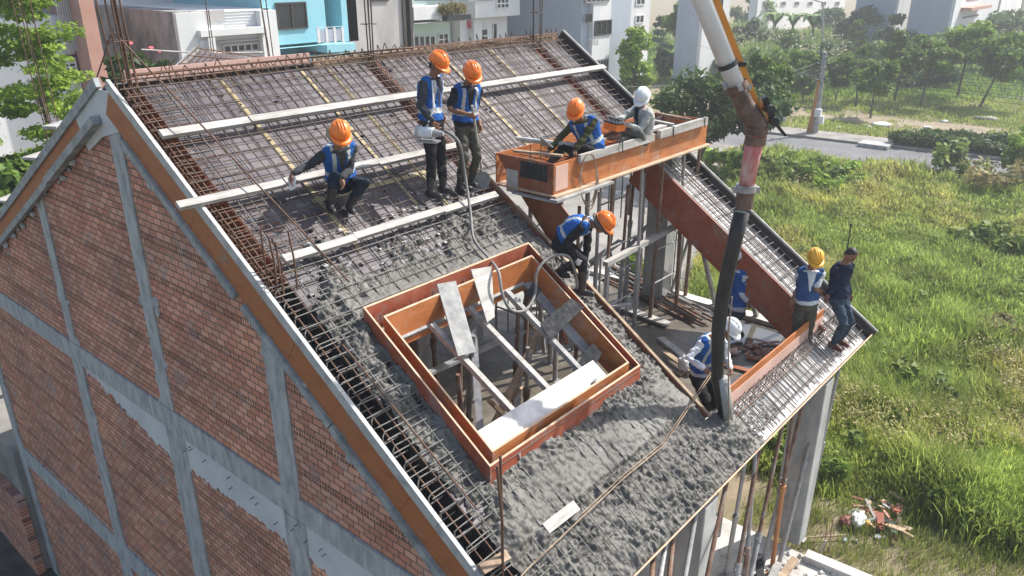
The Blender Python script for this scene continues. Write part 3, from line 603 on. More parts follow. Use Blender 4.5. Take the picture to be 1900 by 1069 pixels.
# diagonal stay rods at the gable top
def rod(p, q, r, m, label, name='rod', cat='rod', via=None): mb = MB(); mb.tube([p]+(via or [])+[q], r, 6); return solo(mb, name, m, label, cat)
rod((.22, .08, 8.75), RP(.95, 3.75, .03), .011, 'rust', 'long thin rusty rod running down the slope from the gable starter bars')
rod((.2, .1, 8.73), (1.2, 6.2, 5.3), .011, 'rust', 'rusty stay rod going down left from the gable starter bars')
rod(Rp(636, 640, .06), Rp(885, 945, .06), .011, 'rust', 'orange rusty bar lying down slope beside the left wall of the skylight box')
mb = MB(); pts = [Rp(x, y, .05) for x, y in ((1318, 725), (1230, 828), (1160, 885), (1080, 960), (980, 1055), (940, 1100))]; pts[0].z += .25
mb.tube(pts, .0075, 6); mb.tube([p+Vector((.03, .03, .01)) for p in pts[:4]], .006, 5); solo(mb, 'rope', 'wood_brown', 'thin tan rope trailing across the wet concrete from the hose end', 'rope')

# ================================================================ WET CONCRETE
def concrete():
    du = .0128; us = np.arange(.40, 5.4, du); vs = np.arange(3.2, 8.168, du); U, V = np.meshgrid(us, vs, indexing='ij')
    n = lambda s, k: noise2(U, V, s, k)-.5
    # warp, then lumps of several sizes
    Uw = U+.10*n(.25, 1); Vw = V+.10*n(.25, 2); q = lambda s, k: noise2(Uw, Vw, s, k)-.5
    rough = .075*q(.34, 3)+.05*q(.13, 4)+.02*q(.05, 5)+.02*q(.028, 6)
    def clods(s, k, fill):                                # rounded clods with sharp gaps between them
        X_ = Uw/s; Y_ = Vw/s; xi = np.floor(X_).astype(np.int64); yi = np.floor(Y_).astype(np.int64); best = np.zeros(U.shape)
        def hh(a, b, m_):
            z = (a*374761393+b*668265263+(k*31+m_)*974634541) & 0xffffffff; z = ((z ^ (z >> 13))*1274126177) & 0xffffffff; return ((z ^ (z >> 16)) & 0xffff)/65535.
        for a in (-1, 0, 1):
            for b in (-1, 0, 1):
                cx_, cy_ = xi+a, yi+b; d = np.hypot(X_-cx_-hh(cx_, cy_, 1), Y_-cy_-hh(cx_, cy_, 2)); r_ = .35+.45*hh(cx_, cy_, 3); h_ = np.sqrt(np.clip(1-(d/r_)**2, 0, 1))*r_*(hh(cx_, cy_, 4) < fill)
                best = np.maximum(best, h_)
        return best*s
    md = np.clip(.75+1.1*n(.35, 30), .25, 1.2)
    lump = (clods(.062, 1, .75)*.62+clods(.036, 2, .8)*.75+clods(.095, 3, .4)*.6)*md
    N = -.045+rough+lump
    smooth = np.exp(-((V-3.98)/.26)**2)*((U < 4.1) & (V < 4.35))*(U > .8)                 # floated band above the skylight
    N = N*(1-.85*smooth)+(-.035+.012*n(.4, 12))*.85*smooth
    fl = np.clip((V-6.62)/.2, 0, 1)*np.clip((7.22-V)/.01, 0, 1)*(U > .6)*np.clip(n(.7, 14)+.75, 0, 1)   # screeded strip below the box
    N = N*(1-.55*fl)+(.0+.010*n(.1, 11))*.55*fl
    N = N-.022*((V > 7.24) & (U > .5))-.008*(U > 3.4)+.015*(V > 6.6)
    # heap at the hose end
    N += .10*np.exp(-(((U-4.35)/.35)**2+((V-7.75)/.3)**2))
    N -= .045*np.clip((4.05-V)/.25, 0, 1)*(U > .8)
    # falls away to the bare deck at its margins
    top = 3.52+.34*n(.5, 21)*2+.22*n(.15, 22)*2-.05*(U-.4)+.25*(U < .8)
    N -= .12*np.clip((top-V)/.25+.5, 0, 1.5)
    end = 4.72+.35*n(.35, 23)+.08*n(.1, 24)+.22*(V-7.5)
    N -= .12*np.clip((U-end)/.14+.5, 0, 1.6)*(V > 7.40)
    # thin, gappy strip between near rake and box
    st = (U < .76)*(V < 6.9); N -= st*np.clip(.03+.14*n(.28, 25)+.10*n(.1, 26), 0, .12)
    N -= np.clip(.05-.3*(U-.40), 0, .05)*(V < 7.2)
    ok = (N > -.128) & ~((U > .812) & (U < 3.678) & (V > 4.275) & (V < 6.505)) & ~((U > 4.15) & (V < 7.46))
    idx = np.arange(U.size).reshape(U.shape); c = ok[:-1, :-1] & ok[1:, :-1] & ok[:-1, 1:] & ok[1:, 1:]
    F = np.stack([idx[:-1, :-1][c], idx[1:, :-1][c], idx[1:, 1:][c], idx[:-1, 1:][c]], 1)
    P = np.stack([U, -V*RC-N*RS, ZR-V*RS+N*RC], -1).reshape(-1, 3)
    used = np.unique(F); rm = np.full(U.size, -1); rm[used] = np.arange(len(used))
    m = mat('wet concrete', [(.075, .071, .062), (.115, .11, .098), (.16, .154, .139)], 1.3, .5, .3, bscale=110, spec=.35, detail=10, stain=((.23, .225, .205), .60, 2.4))
    o = np_mesh('wet_concrete', P[used], rm[F][:, ::-1], m, smooth=True)
    tag(o, 'lumpy grey wet concrete poured over the lower roof', 'concrete', kind='stuff')
concrete()
mb = MB(); r = random.Random(9)
for i in range(170):
    u = r.uniform(.5, 4.1); v = r.uniform(2.9, 3.7); s_ = r.uniform(.012, .04); mb.blob(RP(u, v, -.11), (s_*1.4, s_*1.2, s_*.7), i, .4, 1)
for i in range(60):
    u = r.uniform(4.6, 5.6); v = r.uniform(7.6, 8.1); s_ = r.uniform(.01, .03); mb.blob(RP(u, v, -.11), (s_*1.3, s_*1.2, s_*.8), i, .4, 1)
tag(mb.build('concrete_splashes', 'conc_grey', kind='stuff'), 'grey concrete gobs splashed on the rebar above the pour', 'concrete')
mb = MB()
for i in range(70):                                        # spacer blocks and offcuts on the deck
    u = r.uniform(.6, 7.9); v = r.uniform(.2, 3.0) if u < 4.1 else r.uniform(.2, 2.5); s_ = r.uniform(.012, .026); mb.blob(RP(u, v, -.12), (s_*1.6, s_, s_), i, .3, 1)
tag(mb.build('spacers', 'ply_black', kind='stuff'), 'small dark spacers scattered under the rebar mat', 'spacer')

# ================================================================ TIMBERS ON THE SLOPE
def plank(p, q, w_, h_, m, label, joints=()):
    p, q = Vector(p), Vector(q); mb = MB(); ts = [0]+list(joints)+[1]
    for i in range(len(ts)-1):
        a = p.lerp(q, ts[i]); b = p.lerp(q, ts[i+1])-(q-p).normalized()*.006; off = Vector((0, 0, .012 if i % 2 else 0)); mb.bar(a+off, b+off+Vector((0, jit(.02), 0)), w_, h_, (0, -RS, RC))
    return solo(mb, 'plank', m, label, 'plank')
plank(RP(.13, 1.02, .035), RP(9.2, 1.10, .045), .11, .055, 'wood_pale', 'longest pale timber laid across the slope, nearest the ridge', (.13, .52))
plank(RP(-.25, 2.12, .035), RP(4.3, 2.20, .045), .10, .055, 'wood_pale', 'pale timber across the slope behind the squatting man, its end over the rake', (.3, .62))
plank(RP(.42, 3.20, .035), RP(3.98, 3.22, .045), .10, .055, 'wood_pale', 'pale timber across the slope just above the wet concrete', (.28, .7))
plank(Rp(1012, 982, .02), Rp(1068, 936, .03), .12, .03, 'wood_pale', 'short pale straightedge board lying in the wet concrete')
plank(Rp(893, 1058, .04), Rp(945, 1030, .04), .10, .04, 'wood_brown', 'short timber end at the bottom of the near rake')
for p, q, lb in (((-.1, 1.9, 7.42), (.5, 1.9, 7.38), 'uppermost plank end poking out over the left rake'), ((-.1, 3.0, 6.82), (.5, 3.0, 6.8), 'middle plank end poking out over the left rake'), ((-.1, 4.9, 5.8), (.5, 4.9, 5.8), 'lowest plank end poking out over the left rake')):
    mb = MB(); mb.bar((p[0]-.0, p[1], p[2]), (1.0, p[1]+.7, p[2]), .22, .04); solo(mb, 'plank', 'wood_pale', lb, 'plank')

# ================================================================ CONCRETE PUMP BOOM AND HOSE
boom = thing('pump_boom', RP(4.4, 7.6, .0), 'white concrete pump boom pipe ending in a hanging black hose', 'pump boom')
hx, hy = 4.42, -6.30
tip = RP(4.36, 7.62, .06)
E0 = at_xy(1405, 232, hx, hy); E1 = at_xy(1384, 352, hx, hy)
top = at_xy(1302, 0, 3.75, -5.55); el = at_xy(1368, 165, 4.28, -6.12); dirb = (top-el).normalized()
mb = MB(); mb.tube([el-dirb*.05, el+dirb*6], .10, 24); mb.build('boom_pipe', 'white_paint', boom, smooth=True)
sidev = Vector((math.sin(HEAD), -math.cos(HEAD), 0)); bk_ = Vector((math.cos(HEAD), math.sin(HEAD), 0))
o1 = el+sidev*.135+bk_*.08
mb = MB(); mb.bar(o1-dirb*.42+sidev*.0, o1+dirb*6.2+sidev*.02, .085, .2, bk_); mb.build('boom_arm', 'boom_orange', boom)
mb = MB(); mb.tube([el+dirb*.0, el+dirb*.07], .135, 20); o = mb.build('pipe_clamp', 'elbow_rust', boom)
for k in range(5):
    a = k*1.3; mb = MB(); mb.bar(el+Vector((math.cos(a)*.135, math.sin(a)*.135, 0)), el+dirb*.07+Vector((math.cos(a)*.135, math.sin(a)*.135, 0)), .04, .05); mb.build('clamp_lug', 'steel', o)
mb = MB(); mb.tube([el+dirb*.28, el+dirb*.33], .113, 20); mb.bar(el+dirb*.31+sidev*.08, el+dirb*.31+sidev*.2, .07, .05); mb.build('pipe_clamp', 'ply_black', boom)
Cb = el-dirb*((el-E0).length*.62); P = [(el*(1-q)*(1-q)+Cb*2*q*(1-q)+E0*q*q) for q in [i/10 for i in range(11)]]+[E0-Vector((0, 0, .06))]
mb = MB(); mb.tube(P, [.108]*5+[.12]*3+[.115]*4, 20); mb.build('elbow', 'elbow_rust', boom, smooth=True)
mb = MB(); c = E0+sidev*.12+Vector((0, 0, .14)); mb.bar(c-dirb*.12, c+dirb*.2, .07, .09, bk_); mb.tube([c-bk_*.1-dirb*.1, c+bk_*.1-dirb*.1], .05, 10); mb.bar(c-dirb*.1, c-dirb*.30+sidev*.08, .03, .05, bk_); mb.tube([c-bk_*.14+dirb*.06, c+bk_*.14+dirb*.06], .05, 10); mb.build('hinge_bracket', 'ply_black', boom)
mb = MB(); mb.tube([E0-Vector((0, 0, .02)), E0-Vector((0, 0, .10))], .13, 20); mb.tube([E0-Vector((0, 0, .12)), E0-Vector((0, 0, .22))], .12, 20); mb.build('pipe_coupling', 'elbow_rust', boom)
mb = MB(); mb.tube([E0-Vector((0, 0, .10)), E1.lerp(E0, .5), E1+Vector((0, 0, .0))], [.108, .096, .090], 20); mb.build('reducer_pipe', 'pipe_red', boom, smooth=True)
mb = MB(); mb.tube([E1+Vector((0, 0, .06)), E1-Vector((0, 0, .02))], .118, 20); mb.bar(E1+sidev*.09, E1+sidev*.155, .06, .07); mb.bar(E1-sidev*.09, E1-sidev*.15, .06, .07); mb.build('pipe_coupling', 'steel', boom)
mb = MB(); mb.tube([E1-Vector((0, 0, .02)), E1-Vector((0, 0, .22))], [.105, .10], 20); mb.build('hose_ferrule', 'elbow_rust', boom)
hp = []
for px_, py_ in ((1376, 395), (1365, 440), (1352, 495), (1341, 550), (1333, 610), (1331, 700), (1336, 778)):
    hp.append(at_xy(px_, py_, hx-.05, hy))
hp[-1] = tip-Vector((0, 0, .1))
mb = MB(); mb.tube(hp, [.092, .09, .088, .088, .086, .08, .074], 22); mb.build('rubber_hose', 'black_rubber', boom, smooth=True)
mb = MB(); a = hp[4].lerp(hp[-1], .5); mb.tube([a+sidev*.012, hp[-1]+sidev*.016], [.080, .082], 20); mb.build('hose_end', 'wood_grey', boom, smooth=True)
mb = MB(); mb.tube([hp[3]+sidev*.11-bk_*.02, hp[4]+sidev*.11-bk_*.06, hp[-1]+sidev*.0-bk_*.14], .012, 6); mb.build('guide_rope', 'wood_brown', boom)

# ================================================================ PROPS, SCAFFOLD, FLOOR CLUTTER
def prop(p, q, m1, m2, label, group):
    p, q = Vector(p), Vector(q); t = thing('steel_prop', p, label, 'steel prop', group); k = p.lerp(q, .55)
    mb = MB(); mb.tube([p, k], .038, 10); mb.build('outer_tube', m1, t); mb = MB(); mb.tube([k, q], .029, 10); mb.build('inner_tube', m2, t)
    mb = MB(); mb.tube([k-(q-p).normalized()*.1, k+(q-p).normalized()*.03], .048, 10); mb.tube([k-Vector((.09, 0, .02)), k+Vector((.09, 0, -.02))], .008, 5); mb.build('collar', m1, t)
    mb = MB(); mb.box((p.x-.07, p.y-.07, p.z), (p.x+.07, p.y+.07, p.z+.012)); mb.build('base_plate', m1, t); return t
def under(px, py): return gy(px, py, -6.62)
PR = [(1347.6, 907, 1312, 1069, 'steel_rust', 'steel_rust', 'brown rusty prop leaning under the eave, left of the big grey one'), (1381, 872, 1347, 1064, 'steel', 'steel', 'grey prop under the eave with a dark lower end beside the plank pile'),
      (1407, 847, 1366, 1069, 'steel', 'steel_rust', 'speckled grey prop third from the front column under the eave'), (1397, 870, 1382, 1075, 'steel_rust', 'steel', 'upright brown prop under the middle of the eave'),
      (1450, 804, 1392, 1069, 'wood_grey', 'steel_rust', 'dark grey prop leaning strongly under the eave left of the orange prop'), (1485, 785, 1410, 1066, 'steel', 'steel_rust', 'long grey prop crossing the rear column from upper right to lower left'),
      (1468, 788, 1431, 1064, 'steel_orange', 'steel_rust', 'prop with bright orange lower tube under the eave'), (1518, 788, 1445, 1047, 'steel', 'steel', 'grey prop leaning across the face of the rear eave column'),
      (1546, 745, 1487, 1000, 'steel', 'steel', 'grey prop standing on the right side of the rear eave column'), (1291, 966, 1270, 1075, 'steel', 'wood_grey', 'grey prop in front of the front eave column'),
      (1235, 1020, 1222, 1090, 'steel', 'steel', 'short visible grey prop at the lower end of the eave'), (1248, 1008, 1240, 1090, 'steel_rust', 'steel_rust', 'rusty prop just right of the lowest grey prop'), (1212, 1040, 1208, 1090, 'steel_rust', 'steel_rust', 'rusty prop at the very bottom of the eave')]
for a, b, c, d, m1, m2, lb in PR:
    p = gz(c, d, .3) if d < 1068 else None; q = under(a, b); q.z = max(q.z, 3.2)
    q = Vector((q.x, -6.62, 3.42))
    if p is None:
        w_ = gy(c, d, -6.9); p = q+(w_-q)*((q.z-.3)/(q.z-w_.z))
    prop(p, q, m1, m2, lb, 'steel props under the eave')
gp = [(5.1, -2.9), (5.7, -2.95), (6.4, -2.85), (7.2, -2.9), (7.9, -2.8), (4.65, -2.8), (4.75, -3.3), (5.4, -3.32), (6.1, -3.3), (6.9, -3.34), (7.65, -3.3), (8.3, -3.34), (8.95, -3.3), (5.0, -2.5), (5.8, -2.5), (6.6, -2.45), (7.4, -2.5), (8.2, -2.4), (8.85, -2.2)]
for i, (x, y) in enumerate(gp):
    prop((x+jit(.08), y+jit(.08), 3.3), (x, y, 6.37 if y < -3 else rz(x, y)-.3), random.choice(['steel', 'steel_rust', 'steel']), random.choice(['steel', 'steel_rust']), 'steel prop in the row under the front of the gutter box' if y < -3 else 'steel prop in the row behind, under the back of the gutter box', 'front props of the gutter box' if y < -3 else 'back props of the gutter box')
for i, (x, y) in enumerate([(1.1, -3.9), (1.7, -4.1), (2.3, -3.8), (2.9, -4.2), (3.3, -3.7), (1.3, -4.9), (2.0, -5.0), (2.6, -4.8), (3.2, -5.1), (1.6, -3.0), (2.4, -2.9), (3.1, -2.8), (3.7, -4.4), (3.8, -5.4)]):
    prop((x+jit(.25), y+jit(.2), 3.3), (x, y, rz(x, y)-.42 if not (.9 < x < 3.45 and -5.4 < y < -3.75) else rz(x, y)-.5), random.choice(['steel_rust', 'steel_rust', 'steel']), random.choice(['steel', 'steel_rust']), 'steel prop seen down through the skylight opening', 'props under the skylight opening')
for i, (a, b, m) in enumerate([((1.2, -4.4, 3.35), (3.3, -4.1, 5.0), 'wood_brown'), ((1.4, -5.2, 3.7), (3.2, -3.8, 4.3), 'wood_pale'), ((1.0, -4.6, 4.0), (3.4, -4.7, 4.05), 'wood_brown'), ((2.2, -3.4, 3.3), (2.9, -5.3, 4.8), 'wood_pale'), ((1.0, -3.7, 4.9), (3.4, -3.7, 4.8), 'steel'), ((1.2, -5.0, 3.4), (2.6, -3.5, 5.2), 'steel')]):
    mb = MB(); mb.bar(a, b, .09, .045); solo(mb, 'timber' if m != 'steel' else 'brace', m, ['brown diagonal timber lowest inside the skylight opening', 'pale diagonal timber inside the skylight opening', 'level brown timber inside the skylight opening', 'pale timber leaning down through the skylight opening', 'level steel rail under the upper skylight wall', 'steel diagonal brace inside the skylight opening'][i], 'timber')
for i in range(9):
    x = .95+random.random()*2.4; y = -5.3+random.random()*1.7; a = Vector((x, y, 3.34)); b = Vector((x+jit(1.1), min(-3.7, max(-5.4, y+jit(1.3))), 3.6+random.random()*1.1)); mb = MB()
    if i % 3: mb.bar(a, b, .08, .045); solo(mb, 'timber', random.choice(['wood_brown', 'wood_pale', 'wood_grey']), 'loose timber leaning among the props below the skylight opening', 'timber', 'loose timbers under the skylight')
    else: mb.tube([a, b], .024, 8); solo(mb, 'pipe', 'steel', 'loose scaffold tube leaning below the skylight opening', 'pipe', 'loose tubes under the skylight')
for i in range(12):
    x = 4.7+random.random()*3.6; y = -3.1+random.random()*1.2; z = 3.35+random.random()*1.2; mb = MB(); a = Vector((x, y, z)); b = a+Vector((jit(1.0), jit(.8), random.random()*1.4 if i % 2 else jit(.1))); b.x = min(max(b.x, 4.4), 8.4)
    mb.bar(a, b, .07, .04); solo(mb, 'timber', random.choice(['wood_brown', 'wood_pale', 'wood_grey', 'ply_brown']), 'loose timber braced among the props under the gutter box', 'timber', 'loose timbers under the gutter box')
def scaffold(x, y, z, w_, h, ax, label):
    t = thing('scaffold_frame', (x, y, z), label, 'scaffold frame', 'scaffold frames'); d = Vector((1, 0, 0)) if ax == 'x' else Vector((0, 1, 0)); o = Vector((x, y, z)); Z = Vector((0, 0, 1))
    mb = MB(); mb.tube([o, o+Z*(h-.12), o+Z*h+d*.12, o+Z*h+d*(w_-.12), o+Z*(h-.12)+d*w_, o+d*w_], .021, 8); mb.build('frame', 'steel', t)
    for k in (.35, .7): mb = MB(); mb.tube([o+Z*h*k, o+Z*h*k+d*w_], .017, 6); mb.build('rung', 'steel', t)
    mb = MB(); mb.tube([o+d*.28, o+Z*(h-.4)+d*.28, o+Z*(h-.3)+d*.38, o+Z*(h-.3)+d*(w_-.38), o+Z*(h-.4)+d*(w_-.28), o+d*(w_-.28)], .014, 6); mb.build('inner_hoop', 'steel', t)
scaffold(6.3, -3.0, 3.3, 1.2, 1.7, 'x', 'nearest arched scaffold frame under the gutter box'); scaffold(5.3, -2.7, 3.3, 1.2, 1.7, 'y', 'crosswise arched scaffold frame behind the bending man')
scaffold(7.9, -3.15, 3.3, 1.0, 1.9, 'x', 'arched scaffold frame beside the square concrete column'); scaffold(6.9, -2.3, 3.3, 1.2, 1.7, 'y', 'arched scaffold frame set back in the shade of the gutter box'); scaffold(7.4, -2.2, 5.0, 1.0, 1.2, 'x', 'upper arched scaffold frame close under the gutter box')
scaffold(5.3, -5.6, .3, 1.2, 1.7, 'x', 'scaffold frame on the ground floor behind the eave props'); scaffold(2.6, -5.2, .3, 1.2, 1.7, 'y', 'scaffold frame deep under the lower end of the eave')
def beam(p, q, w_, h_, m, lb, name='plank', cat='plank'): mb = MB(); mb.bar(p, q, w_, h_); return solo(mb, name, m, lb, cat)
beam((5.9, -3.36, 4.98), (8.75, -3.25, 5.02), .10, .08, 'wood_pale', 'white plank carried level on the scaffold under the gutter box')
beam((5.2, -2.9, 4.65), (7.6, -2.55, 4.75), .10, .06, 'wood_pale', 'pale plank behind the bending man on the scaffold')
beam((4.9, -3.1, 3.45), (6.4, -2.2, 5.3), .05, .05, 'steel', 'thin diagonal brace of the scaffold', 'brace', 'brace')
for i, (a, b) in enumerate((((8.98, -2.95, 3.4), (9.05, -3.35, 5.2)), ((9.0, -3.9, 3.4), (8.3, -3.7, 5.2)), ((9.0, -4.75, 3.4), (8.15, -4.65, 4.75)), ((8.98, -5.4, 3.4), (8.15, -5.3, 4.2)))):
    beam(a, b, .09, .05, 'wood_grey', ['timber raker beside the square column', 'second timber raker holding up the sloping beam', 'timber raker behind the walking man', 'lowest timber raker behind the yellow helmet man'][i], 'raker', 'timber')
pile = thing('pipe_pile', (7.9, -2.9, 3.3), 'pile of muddy grey steel pipes lying on the wet floor', 'pipe pile')
A_ = gz(1130, 505, 3.35); B_ = gz(1300, 592, 3.35)
for i in range(12):
    o = Vector((jit(.28), jit(.10), (i % 3)*.05)); mb = MB(); mb.tube([A_+o+Vector((jit(.3), 0, 0)), B_+o+(B_-A_)*jit(.12)], .026, 8); mb.build('pipe', random.choice(['steel', 'wood_grey', 'steel_rust', 'ply_dark']), pile)
beam(gz(1140, 565, 3.36), gz(1240, 602, 3.36), .2, .04, 'wood_pale', 'flat pale plank in front of the pipe pile')
beam(gz(1225, 628, 3.34), gz(1268, 662, 3.34), .14, .06, 'wood_pale', 'short pale timber on the wet floor left of the hose')
beam(gz(1385, 662, 3.34), gz(1440, 672, 3.34), .10, .02, 'ply_orange', 'orange plywood offcut on the wet floor')
beam(gz(1330, 672, 3.34), gz(1390, 688, 3.34), .12, .02, 'ply_brown', 'brown plywood offcut on the wet floor by the hose')
beam(gz(1258, 695, 3.33), gz(1300, 680, 3.33), .10, .03, 'wood_brown', 'brown lath on the floor under the white bag')
beam(gz(1232, 652, 3.40), gz(1285, 690, 3.40), .10, .03, 'wood_brown', 'upper brown lath on the floor beside the white bag')
beam(gz(1340, 735, 3.5), gz(1385, 700, 3.5), .22, .02, 'ply_pale', 'pale board leaning inside the eave board near the hose')
mb = MB()
for i in range(26):
    p = gz(1395+jit(35), 652+jit(14), 3.32); mb.bar(p+Vector((0, 0, .01+abs(jit(.03)))), p+Vector((jit(.3), jit(.3), .02+abs(jit(.05)))), .06, .012)
solo(mb, 'board_scraps', 'ply_brown', 'heap of broken brown board scraps on the wet floor', 'scraps')
mb = MB(); mb.blob(gz(1270, 676, 3.45), (.11, .09, .14), 3, .42, 3); solo(mb, 'plastic_bag', 'b_white', 'crumpled whitish plastic bag behind the man at the hose', 'bag', smooth=True)
mb = MB(); mb.blob(gz(1360, 652, 3.36), (.12, .10, .05), 5, .3, 2); solo(mb, 'cloth_scrap', 'ply_pink', 'small pinkish cloth lying on the wet floor', 'cloth', smooth=True)
# puddle water on the terrace
wm = mat('muddy water film', [(.07, .065, .055), (.11, .105, .095)], 1.5, .04, .01, bscale=3, spec=1.0)
def puddle(pts, z): mb = MB(); mb.add([(p.x, p.y, z) for p in [gz(a, b, z) for a, b in pts]], [tuple(range(len(pts)))]); mb.build('water', wm, kind='structure')
puddle([(1345, 640), (1330, 600), (1345, 570), (1390, 580), (1450, 612), (1500, 640), (1480, 690), (1420, 668), (1385, 660)], 3.306)
puddle([(1350, 745), (1380, 680), (1440, 678), (1470, 690), (1400, 760)], 3.306); puddle([(1230, 540), (1255, 535), (1330, 580), (1300, 600)], 3.306)
dm = mat('wet dark mud', [(.07, .058, .043), (.13, .112, .088), (.21, .19, .16)], 1.4, .45, .2, bscale=14, detail=9)
mb = MB(); mb.add([(.4, -6.1, 3.304), (8.88, -6.1, 3.304), (8.88, -1.5, 3.304), (.4, -1.5, 3.304)], [(0, 1, 2, 3)]); mb.build('mud', dm, kind='structure')  # terrace mud, carried under the roof to paint the interior floor darker
# vibrator hose snaking down to the skylight
mb = MB(); pts = [Vector(p) for p in ()]
def spline(P, k=8):
    P = [Vector(p) for p in P]; out = []
    for i in range(len(P)-1):
        p0 = P[max(i-1, 0)]; p1 = P[i]; p2 = P[i+1]; p3 = P[min(i+2, len(P)-1)]
        for j in range(k):
            t = j/k; out.append(.5*((2*p1)+(p2-p0)*t+(2*p0-5*p1+4*p2-p3)*t*t+(3*p1-p0-3*p2+p3)*t**3))
    return out+[P[-1]]
h0 = at_xy(815, 238, *RP(3.28, 2.75).xy)
hz = [h0, Rp(850, 262, .75), Rp(862, 320, .35), Rp(873, 395, .08), Rp(880, 445, .04), Rp(908, 480, .05), Rp(925, 505, .25), Rp(932, 545, .16), Rp(948, 575, .02), Rp(975, 575, .0), Rp(993, 545, .05), Rp(996, 505, .28), Rp(1020, 478, .42), Rp(1052, 475, .5), Rp(1066, 500, .3), Rp(1072, 535, .05)]
mb.tube(spline(hz), .019, 8); solo(mb, 'vibrator_hose', 'hose_grey', 'grey vibrator hose snaking from the motor down over the skylight box', 'hose', smooth=True)
# cable loop hanging on the gutter box
mb = MB(); 
for k in range(3): mb.tube(spline([(4.95+k*.02, -3.46, 6.62), (5.0, -3.50, 6.9), (5.12+k*.02, -3.52, 6.95), (5.28, -3.5, 6.8), (5.33+k*.03, -3.5, 6.45), (5.25, -3.48, 6.2-k*.06), (5.05, -3.46, 6.3), (4.95+k*.02, -3.46, 6.62)]), .009, 5)
solo(mb, 'cable_loop', 'wood_brown', 'loop of brown cable hanging on the front of the gutter box', 'cable')
# below the eave: debris, planks
for i in range(7):
    beam((4.9+jit(.3), -7.2+jit(.3), .36+i*.05), (6.1+jit(.3), -6.7+jit(.3), .36+i*.05), .12, .04, random.choice(['wood_grey', 'wood_brown', 'ply_dark']), 'dirty plank in the stack on the yard slab under the eave'); bpy.context.scene.collection.objects[-1]['group'] = 'planks stacked under the eave'
mb = MB(); r = random.Random(3)
for i in range(240):
    s_ = r.uniform(.012, .045); mb.blob((r.uniform(5.5, 7.0), r.uniform(-8.6, -6.6), .3+s_*.4), s_, i, .4, 1)
tag(mb.build('rubble', 'conc_slab', kind='stuff'), 'pale rubble crumbs scattered on the yard slab', 'rubble')
beam((4.2, -3.8, .36), (5.6, -3.5, .36), .25, .09, 'wood_pale', 'pale block lying on the ground floor slab behind the props')
mb = MB(); mb.blob((5.6, -1.6, .3), (1.5, 1.2, .8), 5, .12, 3); solo(mb, 'sand_heap', 'dirt', 'brown sand heap on the ground floor behind the props', 'sand heap', smooth=True)
# left: low brick fence, plank pile, dark pit
mb = MB(); mb.box((-.28, 8.72, -4.5), (-.10, 22, -2.2)); o = solo(mb, 'brick_fence', 'brick', 'low brick boundary wall left of the gable foot', 'brick wall')
mb = MB()
for i in range(5): mb.bar((.25+i*.1, 8.9, -1.9+.03*(i % 2)), (.4+i*.1, 11.5, -1.85), .1, .05)
solo(mb, 'plank_pile', 'wood_pale', 'pale planks lying behind the low brick boundary wall', 'plank pile')
mb = MB(); mb.add([(-25, -25, -4.46), (.03, -25, -4.46), (.03, 30, -4.46), (-25, 30, -4.46)], [(0, 1, 2, 3)]); mb.build('pit_floor', 'soil_dark', kind='structure')
# ================================================================ VEGETATION
def leaves(centers, radii, n, size, up=.35, rs=None, tintv=.25, droop=0, jitter=.25):
    """leaf quads through several ellipsoids; returns V, F, tint"""
    r = rs or rng; k = len(centers); idx = r.integers(0, k, n)
    c = np.asarray(centers)[idx]; ra = np.asarray(radii)[idx]
    d = r.normal(size=(n, 3)); d /= np.linalg.norm(d, axis=1)[:, None]; rad = r.uniform(.25, 1, n)**.5*(1+r.normal(size=n)*jitter*.4)
    P = c+d*ra*rad[:, None]
    nrm = d*.55+r.normal(size=(n, 3))*.6; nrm[:, 2] += up; nrm /= np.linalg.norm(nrm, axis=1)[:, None]
    a = np.cross(nrm, r.normal(size=(n, 3))); a /= np.linalg.norm(a, axis=1)[:, None]; b = np.cross(nrm, a)
    s = size*r.uniform(.6, 1.35, n)[:, None]; a = a*s*.5; b = b*s*.95
    b[:, 2] -= droop*s[:, 0]
    V = np.stack([P-b*.5, P+a*.8, P+b, P-a*.8], 1).reshape(-1, 3); F = np.arange(4*n).reshape(n, 4)
    ct = r.uniform(1-tintv, 1+tintv, k)[idx]*r.uniform(.8, 1.2, n); t = np.stack([ct*r.uniform(.9, 1.15, n), ct, ct*.9, np.ones(n)], 1)
    return V, F, np.repeat(t, 4, 0)
